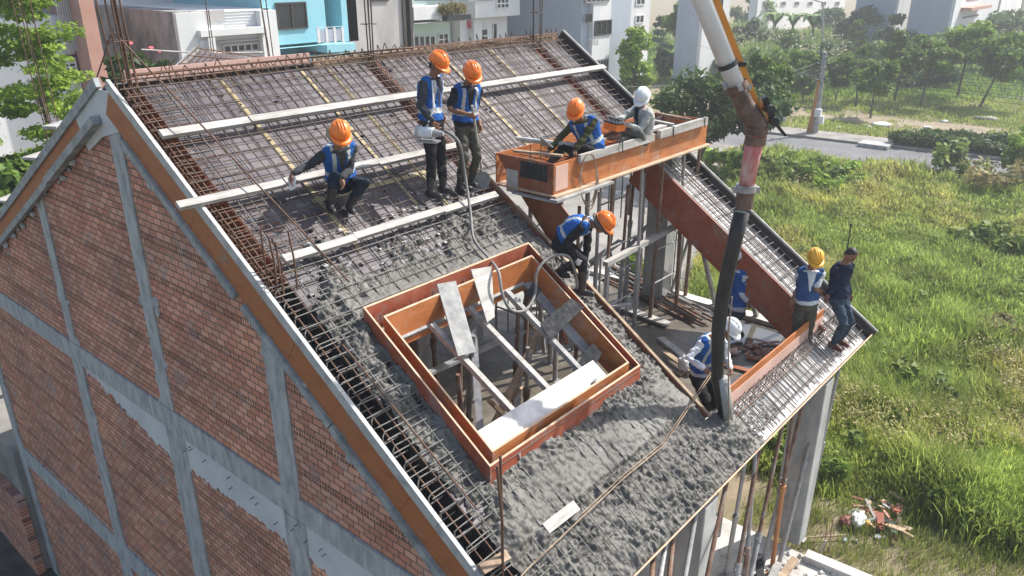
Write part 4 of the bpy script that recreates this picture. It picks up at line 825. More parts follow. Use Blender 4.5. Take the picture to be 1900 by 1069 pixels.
def tree(name, base, h, crown_c, crown_r, label, m, n=3500, size=.22, k=14, style='round', cat='tree', trunk_r=None, seed=0, group=None, ldir=None, up=.35):
    """base, crown_c: world points; crown_r: (rx, ry, rz)"""
    r = np.random.default_rng(seed+100); base = Vector(base); cc = Vector(crown_c); t = thing(name, base, label, cat, group)
    cs = []; rs_ = []
    if style == 'round':
        for i in range(k):
            d = r.normal(size=3); d /= np.linalg.norm(d); q = r.uniform(.45, .95)
            cs.append((cc.x+d[0]*crown_r[0]*q, cc.y+d[1]*crown_r[1]*q, cc.z+d[2]*crown_r[2]*q)); f = r.uniform(.22, .42); rs_.append((crown_r[0]*f, crown_r[1]*f, crown_r[2]*f*.8))
    elif style == 'tier':
        nt_ = max(5, k//9)
        for L in range(nt_):
            z = cc.z-crown_r[2]+2*crown_r[2]*(L+.4)/nt_; w_ = (1-L/(nt_+.6))**.8
            for i in range(max(3, int(k/nt_*(w_+.3)))):
                a = r.uniform(0, 6.28); q = r.uniform(.2, 1.05)*w_; cs.append((cc.x+math.cos(a)*q*crown_r[0], cc.y+math.sin(a)*q*crown_r[1], z+crown_r[2]*(r.uniform(-.10, .10)+.10*q))); f = r.uniform(.12, .26); rs_.append((crown_r[0]*f, crown_r[1]*f, crown_r[2]*r.uniform(.03, .07)))
    elif style == 'cone':
        for i in range(k):
            zt = r.uniform(0, 1); a = r.uniform(0, 6.28); w_ = (1-zt)*.75+.18; cs.append((cc.x+math.cos(a)*w_*.6*crown_r[0], cc.y+math.sin(a)*w_*.6*crown_r[1], cc.z-crown_r[2]+zt*2*crown_r[2])); f = r.uniform(.25, .45); rs_.append((crown_r[0]*f, crown_r[1]*f, crown_r[2]*.16))
    V, F, T = leaves(cs, rs_, n, size, up, r)
    np_mesh('crown', V-np.array(base), F, m, t, T)
    tr = trunk_r or max(.05, h*.022); mb = MB(); mid = base.lerp(cc, .5); mid.x += r.uniform(-.1, .1)*h*.1
    fork = base.lerp(cc, .55); mb.tube([base-Vector((0, 0, .1)), base.lerp(fork, .5)+Vector((r.uniform(-.06, .06), r.uniform(-.06, .06), 0))*h*.2, fork, cc], [tr*1.3, tr, tr*.8, tr*.35], 8)
    for i in range(min(k, 9)):
        e = Vector(cs[i]); mb.tube([fork.lerp(cc, r.uniform(0, .5)), fork.lerp(e, .55)+Vector((0, 0, .05*h)), e], [tr*.55, tr*.35, tr*.12], 5)
    mb.build('trunk', 'bark', t); return t
def ptree(base_px, crown_px, rpx, label, m, style='round', n=2600, size=None, k=14, name='tree', bz=0, squash=1.0, seed=0, cat='tree'):
    b = gz(base_px[0], base_px[1], bz); d = (b-CAM).length; s = d/1450
    dh = Vector((b.x-CAM.x, b.y-CAM.y)); 
    # crown at the same distance as the base, sideways by the lean in the photo
    dd = ray(*crown_px); c = CAM+dd*(dh.length/math.hypot(dd.x, dd.y))
    return tree(name, b, c.z, c, (rpx[0]*s, rpx[0]*s*.9, rpx[1]*s), label, m, n, size or .0035*d+.05, k, style, cat, seed=seed)
ptree((1549, 188), (1562, 140), (26, 24), 'slim young tree nearest to the utility pole on its right', 'leaf_mid', n=1300, seed=1, k=9)
ptree((1588, 198), (1590, 118), (38, 24), 'thin crowned tree second from the utility pole', 'leaf_mid', n=1900, seed=2, k=11)
ptree((1615, 220), (1626, 145), (33, 34), 'small airy green tree standing closest to the dirt path', 'leaf_mid', n=1900, seed=3, k=14)
ptree((1659, 188), (1682, 95), (38, 30), 'dense bright green tree left of the middle of the lawn', 'leaf_mid', n=2600, seed=4)
ptree((1706, 200), (1732, 105), (42, 30), 'loose spreading tree in the middle of the lawn', 'leaf_mid', n=2200, seed=5, k=13)
ptree((1775, 185), (1800, 82), (48, 32), 'yellow green broad tree second from the right on the lawn', 'leaf_bright', n=3000, seed=6, k=18)
ptree((1816, 200), (1868, 105), (55, 42), 'dark green leaning tree at the right edge of the lawn', 'leaf_mid', n=3200, seed=7, k=18)
b = gz(1300, 306, 0); tree('street_tree', (b.x-2, b.y-.6, 0), 5, (29.6, 6.2, 3.7), (2.5, 2.7, 2.0), 'big dark rounded tree behind the concrete pump hose', 'leaf_dark', 9000, .2, 34, trunk_r=.13, seed=11)
tree('street_tree', (32.6, 6.4, 0), 5, (*gx(1405, 165, 32.5),), (1.35, 1.5, 1.7), 'olive leafed tree just right of the pump boom elbow', 'leaf_mid', 4200, .2, 20, trunk_r=.1, seed=12)
tree('fern_tree', (40.5, 18.0, 0), 6, (40.2, 17.7, 3.9), (1.7, 1.7, 2.2), 'bright yellow green conical tree beyond the far rake', 'leaf_bright', 3800, .24, 26, 'cone', seed=13, up=.8)
ptree((1425, 165), (1420, 125), (50, 36), 'mid green bushy trees left of the utility pole', 'leaf_mid', n=3600, seed=14, k=24, cat='tree')
ptree((1490, 190), (1490, 130), (40, 36), 'leafy roadside tree close behind the utility pole', 'leaf_mid', n=2500, seed=15, k=18)
ptree((1440, 205), (1425, 160), (36, 28), 'thin brownish sapling left of the utility pole', 'leaf_dry', n=1200, seed=16, k=10)
ptree((1270, 125), (1285, 40), (46, 48), 'tall feathery pale tree behind the boom pipe', 'leaf_mid', n=2600, seed=17, k=20)
ptree((1228, 100), (1225, 62), (26, 30), 'small layered tree beside the far white house', 'leaf_dark', 'tier', n=1500, seed=18, k=22)
ptree((1590, 130), (1588, 78), (28, 38), 'pale layered tree behind the lawn', 'leaf_mid', 'tier', n=1700, seed=19, k=24)
ptree((1600, 100), (1600, 50), (42, 32), 'dark broad tree before the pale blue house', 'leaf_dark', n=2600, seed=20, k=18)
ptree((1665, 115), (1660, 72), (46, 32), 'dark low tree between the two far grey houses', 'leaf_dark', n=2600, seed=21, k=18)
ptree((1720, 110), (1722, 60), (30, 32), 'dark tree against the grey house wall', 'leaf_dark', n=1800, seed=22, k=14)
ptree((1830, 95), (1835, 48), (55, 26), 'row of dark trees under the balconies of the far right house', 'leaf_dark', n=2800, seed=23, k=20)
ptree((1890, 110), (1890, 62), (40, 24), 'dark tree at the far right edge before the white house', 'leaf_dark', n=1800, seed=24, k=14)
ptree((1390, 60), (1390, 15), (40, 34), 'tall hazy tree in the far background right of the boom', 'leaf_mid', n=1800, seed=25, k=14)
ptree((1540, 70), (1540, 38), (34, 22), 'dark hazy tree behind the banana plants', 'leaf_dark', n=1600, seed=26, k=14)
ptree((1760, 165), (1745, 140), (36, 18), 'low dark shrub behind the lawn trees', 'leaf_dark', n=1500, seed=27, k=12, name='shrub', cat='shrub')
ptree((1690, 165), (1695, 150), (34, 13), 'wide low bush behind the middle lawn tree', 'leaf_dark', n=1200, seed=28, k=10, name='shrub', cat='shrub')
FT = [(1365, 120, 95, 30, 30), (1400, 105, 70, 34, 28), (1455, 110, 85, 30, 26), (1480, 135, 100, 36, 30), (1548, 140, 100, 34, 30), (1575, 160, 128, 32, 24), (1625, 140, 108, 34, 26), (1685, 140, 105, 40, 26), (1750, 135, 95, 36, 28), (1800, 120, 75, 40, 28), (1850, 140, 100, 44, 28), (1895, 150, 108, 40, 30), (1345, 150, 122, 34, 26), (1240, 150, 118, 26, 24), (1390, 150, 120, 36, 24)]
for i, (px_, by, cy_, rx_, ry_) in enumerate(FT):
    ptree((px_, by), (px_, cy_), (rx_, ry_), 'leafy green tree in the thick belt of growth behind the lawn', ['leaf_mid', 'leaf_dark', 'leaf_mid'][i % 3], n=1500, k=14, seed=60+i, name='belt_tree'); bpy.data.objects['belt_tree' if i == 0 else 'belt_tree.%03d' % i]['group'] = 'trees in the belt behind the lawn'
# left: layered tree beyond the gable
tl = at_xy(70, 330, 4.2, 12.5)
tree('terminalia_tree', (3.6, 12.0, 0), 9.5, (3.3, 12.0, 6.6), (2.6, 2.8, 3.3), 'bright green tree with flat layered branches left of the gable', 'leaf_bright', 21000, .10, 85, 'tier', trunk_r=.12, seed=31, up=.9)
tree('terminalia_tree', (.6, 13.5, 0), 7, (.2, 13.0, 4.0), (2.4, 2.4, 2.6), 'lower bright tree at the left picture edge', 'leaf_bright', 13000, .11, 60, 'tier', trunk_r=.1, seed=32, up=.9)
tree('terminalia_tree', (1.6, 11.4, 0), 5, (1.6, 11.2, 3.6), (2.0, 1.6, 1.6), 'dark green leafy tree low behind the left rake', 'leaf_mid', 6000, .16, 26, trunk_r=.1, seed=33)
tree('flowering_shrub', (6.4, 13.0, 0), 7, (6.3, 13.0, 6.3), (1.0, 1.0, 1.2), 'dark leafed shrub with red flowers behind the ridge board', 'leaf_dark', 1500, .2, 14, cat='shrub', seed=34)
t = bpy.data.objects['flowering_shrub']; mb = MB()
M['flower'] = flat('red flowers', (.5, .08, .10))
for p in ((6.0, 12.5, 7.5), (6.5, 12.4, 7.35), (6.9, 12.8, 7.2)): mb = MB(); mb.blob(p, (.08, .08, .05), 3, .35, 1); mb.build('flower', 'flower', t)
# banana plants and reeds far back
for i, (px_, py_) in enumerate(((1432, 60), (1465, 62), (1502, 66))):
    b = gz(px_, py_+35, 0); t = thing('banana_plant', b, ['leftmost of the three far banana plants', 'middle one of the three far banana plants', 'rightmost of the three far banana plants'][i], 'banana plant', 'banana plants in the far background'); r = random.Random(i)
    mb = MB(); mb.tube([b, b+Vector((0, 0, 3))], [.2, .14], 8); mb.build('stem', 'frond', t); mb = MB()
    for k in range(11):
        a = k*.571*2+r.uniform(-.2, .2); o = Vector((math.cos(a), math.sin(a), 0)); sd_ = Vector((-o.y, o.x, 0))*.32; z0 = b+Vector((0, 0, 2.8)); L = r.uniform(1.6, 2.4)
        p = [z0, z0+o*.4*L+Vector((0, 0, 1.3)), z0+o*.85*L+Vector((0, 0, 1.5)), z0+o*1.25*L+Vector((0, 0, .8))]
        vs = []; 
        for q, w_ in zip(p, (.3, 1, 1, .2)): vs += [q-sd_*w_, q+Vector((0, 0, -.08)), q+sd_*w_]
        fs = [(3*j+c, 3*j+c+1, 3*j+c+4, 3*j+c+3) for j in range(3) for c in range(2)]; mb.add(vs, fs)
    mb.build('fronds', 'frond', t)
# grass: tufts of curved blades
def grass(name, pts, h, wd_, nb, label, m, tint, kind='stuff', spread=.10):
    """pts (n,2), h (n,), wd_ (n,), nb blades per tuft, tint (n,3)"""
    n = len(pts); N = n*nb; P = np.repeat(pts, nb, 0); H = np.repeat(h, nb)*rng.uniform(.55, 1.25, N); W = np.repeat(wd_, nb)*rng.uniform(.7, 1.3, N)
    a = rng.uniform(0, 2*np.pi, N); o = np.stack([np.cos(a), np.sin(a)], 1); s = np.stack([-o[:, 1], o[:, 0]], 1)
    B = P+rng.normal(size=(N, 2))*(spread+.12*np.repeat(h, nb))[:, None]; ln = rng.uniform(.12, .55, N)*H
    def P3(xy, z): return np.concatenate([xy, z[:, None]], 1)
    mid = B+o*(ln*.35)[:, None]; tip = B+o*ln[:, None]; zt = H*rng.uniform(.80, 1, N)
    q = s*W[:, None]*.5
    V = np.stack([P3(B-q*.7, np.zeros(N)), P3(B+q*.7, np.zeros(N)), P3(mid-q, H*.62), P3(mid+q, H*.62), P3(tip-q*.25, zt), P3(tip+q*.25, zt)], 1).reshape(-1, 3)
    i = np.arange(N)*6; F = np.concatenate([np.stack([i, i+1, i+3, i+2], 1), np.stack([i+2, i+3, i+5, i+4], 1)])
    T = np.repeat(tint, nb, 0)*rng.uniform(.8, 1.2, (N, 1)); T = np.concatenate([T, np.ones((N, 1))], 1); T = np.repeat(T, 6, 0)
    o_ = np_mesh(name, V, F, m, None, T); return tag(o_, label, 'grass', kind=kind)
def img_pts(n, x0, x1, y0, y1, cond):
    px = rng.uniform(x0, x1, n); py = rng.uniform(y0, y1, n)
    X = np.array([gz(a, b, 0)[:2] for a, b in zip(px, py)]); return X[cond(X[:, 0], X[:, 1])]
def lane_side(x, y):      # field side of the concrete lane
    return (y < -1.9+(x-9.2)*.395) & (y < 1.1+(x-18.5)*.452)
field = img_pts(26000, 1120, 2250, 262, 1240, lambda x, y: (x > 9.25+.6*(y < -8)) & lane_side(x, y) & (x < 37.4+.10*(6-y)) & ~((np.hypot((x-8.95)/.8, (y+7.15)/.5) < 1) & (noise2(x, y, .4, 3) > .28)) | ((x > 7.4) & (y < -10.3) & (x < 12)))
extra = np.stack([rng.uniform(9.3, 36, 3000), rng.uniform(-24, 6, 3000)], 1); extra = extra[lane_side(extra[:, 0], extra[:, 1]) & ~(np.hypot((extra[:, 0]-9.6)/1.6, (extra[:, 1]+7.3)/1.3) < 1)]
field = np.concatenate([field, extra])
D = np.hypot(field[:, 0]-CAM.x, field[:, 1]-CAM.y); D = np.hypot(D, 9.5)
hn = noise2(field[:, 0], field[:, 1], 2.6, 5); h2 = noise2(field[:, 0], field[:, 1], .9, 6); dry = noise2(field[:, 0], field[:, 1], 5.0, 8)*.7+noise2(field[:, 0], field[:, 1], 1.3, 9)*.3
H = (.24+.72*hn**1.3*(.4+h2))*(1.25-.02*np.clip(D-12, 0, 20)); H *= np.clip((np.hypot((field[:, 0]-9.2)/1.3, (field[:, 1]+7.3)/1.1)-.55)*1.3, .2, 1)
fx = np.clip((dry-.38)*3.2, 0, 1)[:, None]*np.clip((field[:, 0:1]-10)/6, .15, 1)
tint = np.array([[1.08, 1.15, 1.05]])*(1-fx)+np.array([[1.8, 1.36, 1.7]])*fx; tint = tint*(.50+.95*noise2(field[:, 0], field[:, 1], .55, 11))[:, None]
grass('tall_grass', field, H, .0013*D+.003, 15, 'tall wild green and straw grass filling the empty plot', 'leaf_grass', tint)
wp = field[(rng.random(len(field)) < .075) & (H > .24)]; wh = .16+.55*noise2(wp[:, 0], wp[:, 1], 2.6, 5); NB = 26
cs = np.repeat(np.concatenate([wp, (wh*.75)[:, None]], 1), 1, 0); dw = np.hypot(np.hypot(wp[:, 0]-CAM.x, wp[:, 1]-CAM.y), 9.5)
rw = np.stack([.14+.2*noise2(wp[:, 0], wp[:, 1], .9, 31)]*2+[wh*.45], 1)
v_, f_, t_ = leaves(cs, rw, len(cs)*NB, .085, .7, None, .35, droop=.15); tag(np_mesh('wild_weeds', v_, f_, 'leaf_weed', None, t_), 'broad leaved weeds mixed through the tall grass', 'weeds', kind='stuff')
fl = field[(dry > .5) & (rng.random(len(field)) < .5) & (field[:, 0] > 11)]; cs = np.concatenate([fl, (.55+.35*rng.random(len(fl)))[:, None]], 1)
v_, f_, t_ = leaves(cs, np.full((len(cs), 3), [.16, .16, .12]), len(cs)*5, .05, .2, None, .2); tag(np_mesh('seed_heads', v_, f_, 'leaf_straw', None, t_), 'straw coloured seed heads above the tall grass', 'grass', kind='stuff')
sp = np.stack([rng.uniform(7.2, 12.5, 2600), rng.uniform(-11.5, -5.5, 2600)], 1); sp = sp[(noise2(sp[:, 0], sp[:, 1], .5, 77) > .36) & ((sp[:, 0] > 7.3) & ((sp[:, 1] > -6.8) | (sp[:, 0] > 7.5)))]
grass('sparse_grass', sp, .08+.24*rng.random(len(sp)), np.full(len(sp), .012), 9, 'sparse short grass on the bare ground round the rubbish heap', 'leaf_grass', np.full((len(sp), 3), .85), spread=.05)
lawn = img_pts(9000, 1400, 2200, 100, 262, lambda x, y: (x > 45.1+.10*(6-y)) & (x < 66) & ~((x > 48.2) & (x < 53.0) & (noise2(x, y, 1.5, 4) > .25)) & (y < 16))
Dl = np.hypot(lawn[:, 0]-CAM.x, lawn[:, 1]-CAM.y); tl_ = np.array([[1.05, 1.1, 1.0]])*(.75+.5*noise2(lawn[:, 0], lawn[:, 1], 2, 14))[:, None]
grass('lawn_grass', lawn, np.full(len(lawn), .16)+.16*noise2(lawn[:, 0], lawn[:, 1], 1.5, 3), .0011*Dl, 7, 'short green grass under the trees beyond the road', 'leaf_grass', tl_, spread=.3)
gf = img_pts(5200, 1120, 2050, 60, 185, lambda x, y: (x > 56) & (x < 150)); Dg = np.hypot(gf[:, 0]-CAM.x, gf[:, 1]-CAM.y)
grass('far_grass', gf, .3+.5*noise2(gf[:, 0], gf[:, 1], 5, 3), .0014*Dg, 8, 'rough green growth covering the far plots', 'leaf_weed', np.repeat(np.array([[.9, 1, .8]]), len(gf), 0)*(.6+.8*noise2(gf[:, 0], gf[:, 1], 4, 14))[:, None], spread=.9)
rd_ = img_pts(4200, 1335, 1560, 75, 200, lambda x, y: (x > 62) & (x < 98)); Dr = np.hypot(rd_[:, 0]-CAM.x, rd_[:, 1]-CAM.y)
grass('reeds', rd_, 1.2+1.6*noise2(rd_[:, 0], rd_[:, 1], 6, 3), .0012*Dr, 8, 'tall pale reeds with white plumes in the far field', 'leaf_weed', np.repeat(np.array([[1.15, 1.15, 1.1]]), len(rd_), 0)*(.7+.6*noise2(rd_[:, 0], rd_[:, 1], 3, 14))[:, None], spread=.6)
pl = rd_[(noise2(rd_[:, 0], rd_[:, 1], 5, 21) > .45)][:380]; V = []; F = []
cs = np.concatenate([pl, (2.2+1.0*rng.random(len(pl)))[:, None]], 1); v_, f_, t_ = leaves(cs, np.full((len(cs), 3), [.08, .08, .35]), 900, .17, tintv=.1)
M['plume'] = leafmat('reed plumes', (.36, .36, .25), (.48, .47, .36)); tag(np_mesh('reed_plumes', v_, f_, 'plume', None, t_), 'white feathery plumes above the far reeds', 'reeds', kind='stuff')
# broad leaved weeds and vines in the field
for i, (px_, py_, rr, hh, m, lb) in enumerate(((1705, 745, .42, .8, 'leaf_weed', 'broad leaved vine plant in the middle of the tall grass'), (1400, 325, 1.0, 1.0, 'leaf_weed', 'leafy vine mound at the field corner beside the hose'), (1345, 315, 1.0, .9, 'leaf_bright', 'bright weed mound beside the lane under the big tree'), (1480, 330, 1.2, .9, 'leaf_weed', 'broad weed mound at the far edge of the field'),
                                           (1760, 325, 1.0, 1.5, 'leaf_weed', 'tall dark weed clump at the road edge'), (1850, 350, 1.5, 1.3, 'leaf_dry', 'dry weed thicket at the right edge of the field'), (1890, 330, .8, 2.2, 'leaf_bright', 'tall yellow green weed at the far right road edge'), (1845, 470, 1.0, .9, 'leaf_weed', 'dark green weed mound in the right of the field'), (1330, 345, .7, .7, 'leaf_weed', 'small weed mound next to the lane'),
                                           (1640, 800, .5, .7, 'leaf_weed', 'leafy weed growing near the rear eave column'), (1850, 640, .7, .6, 'leaf_dry', 'dry weed mound at the right side of the field'), (1560, 345, 1.1, .8, 'leaf_bright', 'pale weed mound near the road bend'), (1180, 505, .5, .7, 'leaf_bright', 'leafy weed behind the scaffold frames'), (1480, 860, .55, .6, 'leaf_weed', 'weed behind the eave props'))):
    b = gz(px_, py_, 0); r = np.random.default_rng(i+500); k = 16
    cs = [(b.x+r.normal()*rr*.75, b.y+r.normal()*rr*.75, hh*r.uniform(.3, .9)) for _ in range(k)]; v_, f_, t_ = leaves(cs, [(rr*.35, rr*.35, hh*.25)]*k, 700, .13+.0025*(b-CAM).length, .6, r)
    t = thing('weed_bush', b, lb, 'weed'); np_mesh('foliage', v_-np.array(b), f_, m, t, t_)
    mb = MB(); [mb.tube([b+Vector((0, 0, -.05)), Vector(c)], .012, 4) for c in cs[:6]]; mb.build('stem', 'bark', t)
for i, (pa, pb, hh) in enumerate((((1648, 268), (1905, 298), .8), ((1700, 262), (1905, 276), .7))):
    a = gz(*pa, 0); b = gz(*pb, 0); r = np.random.default_rng(i+40); n = 70; cs = [(a.x+(b.x-a.x)*q+r.normal()*.25, a.y+(b.y-a.y)*q, hh*r.uniform(.35, .8)) for q in r.uniform(0, 1.25, n)]
    v_, f_, t_ = leaves(cs, [(.5, .45, .32)]*n, 7000, .16, .5, r); t = thing('hedge', a, ['trimmed dark hedge along the pavement edge', 'second lower hedge row behind the roadside one'][i], 'hedge'); np_mesh('foliage', v_-np.array(a), f_, 'leaf_dark', t, t_)
# ================================================================ STREET FURNITURE
pb = gz(1511, 250, 0); pt = at_xy(1531, 97, pb.x, pb.y); pole = thing('utility_pole', pb, 'leaning concrete utility pole with orange conduits and meter boxes', 'utility pole')
mb = MB(); mb.tube([pb, pt], [.2, .13], 10); mb.build('pole', 'wood_grey', pole)
for k in range(4):
    o = Vector((-.16+.02*k, .10+.07*k-.12, 0)); mb = MB(); mb.tube([pb+o*.6-sidev*(.2+.05*k), pb.lerp(pt, .35)+o*.6-sidev*.14, pb.lerp(pt, .68)+o*.5-sidev*.06], .045, 6); mb.build('conduit', 'steel_orange', pole)
c = pb.lerp(pt, .28); mb = MB(); mb.box((c.x-.45, c.y-.35, c.z-.2), (c.x-.2, c.y+.0, c.z+.25)); mb.build('meter_box', 'win_frame', pole); c = pb.lerp(pt, .2)+sidev*.3; mb = MB(); mb.box((c.x-.3, c.y-.2, c.z-.25), (c.x-.05, c.y+.15, c.z+.2)); mb.build('meter_box', 'win_frame', pole)
mb = MB(); c = pb.lerp(pt, .8); r = random.Random(2)
for k in range(26): q = c+Vector((r.uniform(-.25, .25), r.uniform(-.25, .25), r.uniform(-.8, .9))); mb.tube([q, q+Vector((r.uniform(-.2, .2), r.uniform(-.3, .3), r.uniform(-.3, .3)))], .04, 4)
mb.build('cable_knot', 'ply_black', pole, kind='stuff')
for k in range(7):
    a = pb.lerp(pt, .68+.035*k); e = Vector((a.x+5.5, a.y-46, 4.6+.20*k+jit(.2))); sag = random.uniform(.5, 1.4); mb = MB()
    mb.tube([a.lerp(e, q/14)-Vector((0, 0, sag*4*(q/14)*(1-q/14))) for q in range(15)], .009, 4); solo(mb, 'overhead_cable', 'ply_black', 'black overhead cable running right from the utility pole', 'cable', 'cables right of the utility pole')
for k, (x, y, z) in enumerate(((30, 12, 3.0), (30, 12.5, 2.4), (28, 13, 3.4), (24, 18, 4.0), (62, 34, 5.2))):
    a = pb.lerp(pt, .9-.05*k); e = Vector((x, y, z)); mb = MB(); mb.tube([a.lerp(e, q/10)-Vector((0, 0, .8*4*(q/10)*(1-q/10)*.5)) for q in range(11)], .010, 4); solo(mb, 'overhead_cable', 'wood_grey', 'pale overhead cable running left from the utility pole', 'cable', 'cables left of the utility pole')
def lamp(px_, py_, top_py, lb):
    b = gz(px_, py_, 0); tp = at_xy(px_, top_py, b.x, b.y); t = thing('street_lamp', b, lb, 'street lamp'); mb = MB(); mb.tube([b, tp], [.11, .07], 8); mb.tube([tp, tp+Vector((-.3, .9, .25))], .05, 6); mb.build('pole', 'steel', t)
    mb = MB(); mb.bar(tp+Vector((-.3, .9, .25)), tp+Vector((-.45, 1.5, .3)), .22, .12); mb.build('lamp_head', 'win_frame', t)
lamp(1672, 95, 28, 'street lamp before the far grey houses'); lamp(1775, 100, 25, 'street lamp before the far right balconies'); lamp(1527, 130, 5, 'tall concrete lamp pole behind the utility pole')
mb = MB(); a = gz(1420, 232, 0); b = gz(1456, 231, 0)
for k in range(24):
    p = a.lerp(b, k/24); q = a.lerp(b, (k+.6)/24); mb.bar(p+Vector((0, 0, .45)), q+Vector((.03*(k % 2), 0, .45)), .03, .9)
solo(mb, 'sheet_fence', 'b_bluegrey', 'small corrugated pale metal fence beside the elbow', 'fence')
a = gz(1625, 272, 0); mb = MB(); mb.box((a.x-.7, a.y-.8, .05), (a.x+.5, a.y+.8, .22)); mb.box((a.x-.72, a.y-.6, .0), (a.x-.6, a.y+.6, .12)); solo(mb, 'drain_inlet', 'conc_grey', 'concrete kerb drain inlet on the pavement', 'drain')
for i, (px_, py_, s_, m, lb) in enumerate(((1636, 233, .55, 'b_white', 'large white plastic bag on the dirt path'), (1608, 237, .4, 'wood_pale', 'pale flattened rubbish left of the large white bag on the path'), (1720, 238, .3, 'b_white', 'small white bag right on the dirt path'), (1754, 226, .28, 'b_white', 'small white rubbish on the upper path edge'), (1555, 238, .3, 'wood_pale', 'crumpled paper near the utility pole'), (1830, 224, .7, 'paving', 'pale flat patch of rubbish at the far right path'), (1582, 240, .25, 'wood_pale', 'tiny litter left of the path bags'))):
    b = gz(px_, py_, 0); mb = MB(); mb.blob((b.x, b.y, s_*.12), (s_, s_, s_*.25), i, .35, 2); solo(mb, 'litter', m, lb, 'litter', smooth=True)
# rubbish heap by the rear column
tb = gz(1612, 962, 0); th_ = thing('rubbish_heap', tb, 'heap of rubbish with white bag, boards and bottles on bare ground', 'rubbish heap'); r = random.Random(8)
mb = MB(); c = gz(1592, 965, .12); mb.blob(c, (.2, .11, .12), 2, .38, 3); mb.build('white_bag', 'b_white', th_, True); mb = MB(); c = gz(1572, 968, .1); mb.blob(c, (.14, .11, .07), 3, .45, 3); mb.build('red_bag', flat('red plastic', (.24, .085, .08)), th_, True)
mb = MB(); c = gz(1652, 985, .06); mb.blob(c, (.13, .09, .05), 3, .45, 3); mb.build('green_bag', flat('teal plastic', (.12, .19, .19)), th_, True); mb = MB(); c = gz(1610, 972, .12); mb.blob(c, (.08, .06, .06), 3, .2, 2); mb.build('yellow_bag', flat('ochre plastic', (.45, .28, .05)), th_, True)
for k in range(44):
    c = gz(1632+r.uniform(-45, 50), 955+r.uniform(-26, 24), .05+r.random()*.16); mb = MB(); mb.bar(c, c+Vector((r.uniform(-.35, .35), r.uniform(-.35, .35), r.uniform(-.05, .12))), r.uniform(.03, .12), .015); mb.build('board_scrap', r.choice(['ply_brown', 'wood_brown', 'ply_red', 'ply_dark', 'wood_grey', 'ply_edge']), th_)
for k in range(8):
    c = gz(1595+r.uniform(-40, 70), 985+r.uniform(-25, 25), .03); mb = MB(); mb.blob(c, (r.uniform(.03, .08), r.uniform(.03, .08), .04), k, .3, 1); mb.build('litter_scrap', r.choice(['b_white', 'wood_pale', 'b_bluegrey']), th_)
rod(gz(1492, 998, .08), gz(1570, 993, .1), .02, 'wood_brown', 'pale bamboo stick on the bare ground by the rubbish heap', 'stick', 'stick'); rod(gz(1518, 1032, 0), gz(1532, 1003, .35), .018, 'wood_pale', 'pale stick leaning by the kerb', 'stick', 'stick')
rod(gz(1527, 1035, 0), gz(1529, 1000, .0)+Vector((0, 0, .45)), .01, 'rust', 'left rusty peg standing by the kerb', 'peg', 'peg'); rod(gz(1535, 1040, 0), gz(1538, 1003, .0)+Vector((0, 0, .45)), .01, 'rust', 'right rusty peg standing by the kerb', 'peg', 'peg')
b = gz(1575, 500, 0); rod(at_xy(1571, 470, 13.5, -6.0), at_xy(1579, 415, 13.5, -6.0), .016, 'ply_black', 'thin dark rod sticking up behind the bare headed man', 'rod')
# ================================================================ BUILDINGS BEYOND
def bld(name, label, x0, x1, y0, y1, z1, mwall, z0=0, front=None):
    t = thing(name, ((x0+x1)/2, (y0+y1)/2, z0), label, 'house'); mb = MB(); mb.box((x0, y0, z0), (x1, y1, z1)); mb.build('wall', mwall, t); return t
def fbox(t, name, Y, px0, py0, px1, py1, d0, d1, m, parent=None):        # a block on the street front (plane y=Y), from d0 in front of it (positive) to d1
    a = gy(px0, py1, Y); b = gy(px1, py0, Y); mb = MB(); mb.box((a.x, Y-d1, min(a.z, b.z)), (b.x, Y-d0, max(a.z, b.z))); return mb.build(name, m, parent or t)
def win(t, Y, px0, py0, px1, py1, n=2, mf='win_frame', mg='glass_dark', name='window', rows=1):
    a = gy(px0, py1, Y); b = gy(px1, py0, Y); x0, x1, z0, z1 = a.x, b.x, min(a.z, b.z), max(a.z, b.z); w_ = min(.07, (x1-x0)*.1); mb = MB()
    for k in range(n+1): xx = x0+(x1-x0-w_)*k/n; mb.box((xx, Y-.08, z0), (xx+w_, Y+.02, z1))
    for k in range(rows+1): zz = z0+(z1-z0-w_)*k/rows; mb.box((x0+w_+.001, Y-.075, zz), (x1-w_-.001, Y+.02, zz+w_))
    f = mb.build(name, mf, t); mb = MB(); mb.box((x0+.01, Y-.03, z0+.01), (x1-.01, Y+.018, z1-.01)); mb.build('pane', mg, f); return f
def xwin(t, X, y0, y1, z0, z1, n=2, mf='win_frame', mg='glass_dark', rows=1):
    mb = MB(); w_ = .07
    for k in range(n+1): yy = y0+(y1-y0-w_)*k/n; mb.box((X-.08, yy, z0), (X+.02, yy+w_, z1))
    for k in range(rows+1): zz = z0+(z1-z0-w_)*k/rows; mb.box((X-.075, y0+w_+.001, zz), (X+.02, y1-w_-.001, zz+w_))
    f = mb.build('window', mf, t); mb = MB(); mb.box((X-.03, y0+.01, z0+.01), (X+.018, y1-.01, z1-.01)); mb.build('pane', mg, f)
YB = 22
X = lambda px_, Y=YB, py_=60: gy(px_, py_, Y).x
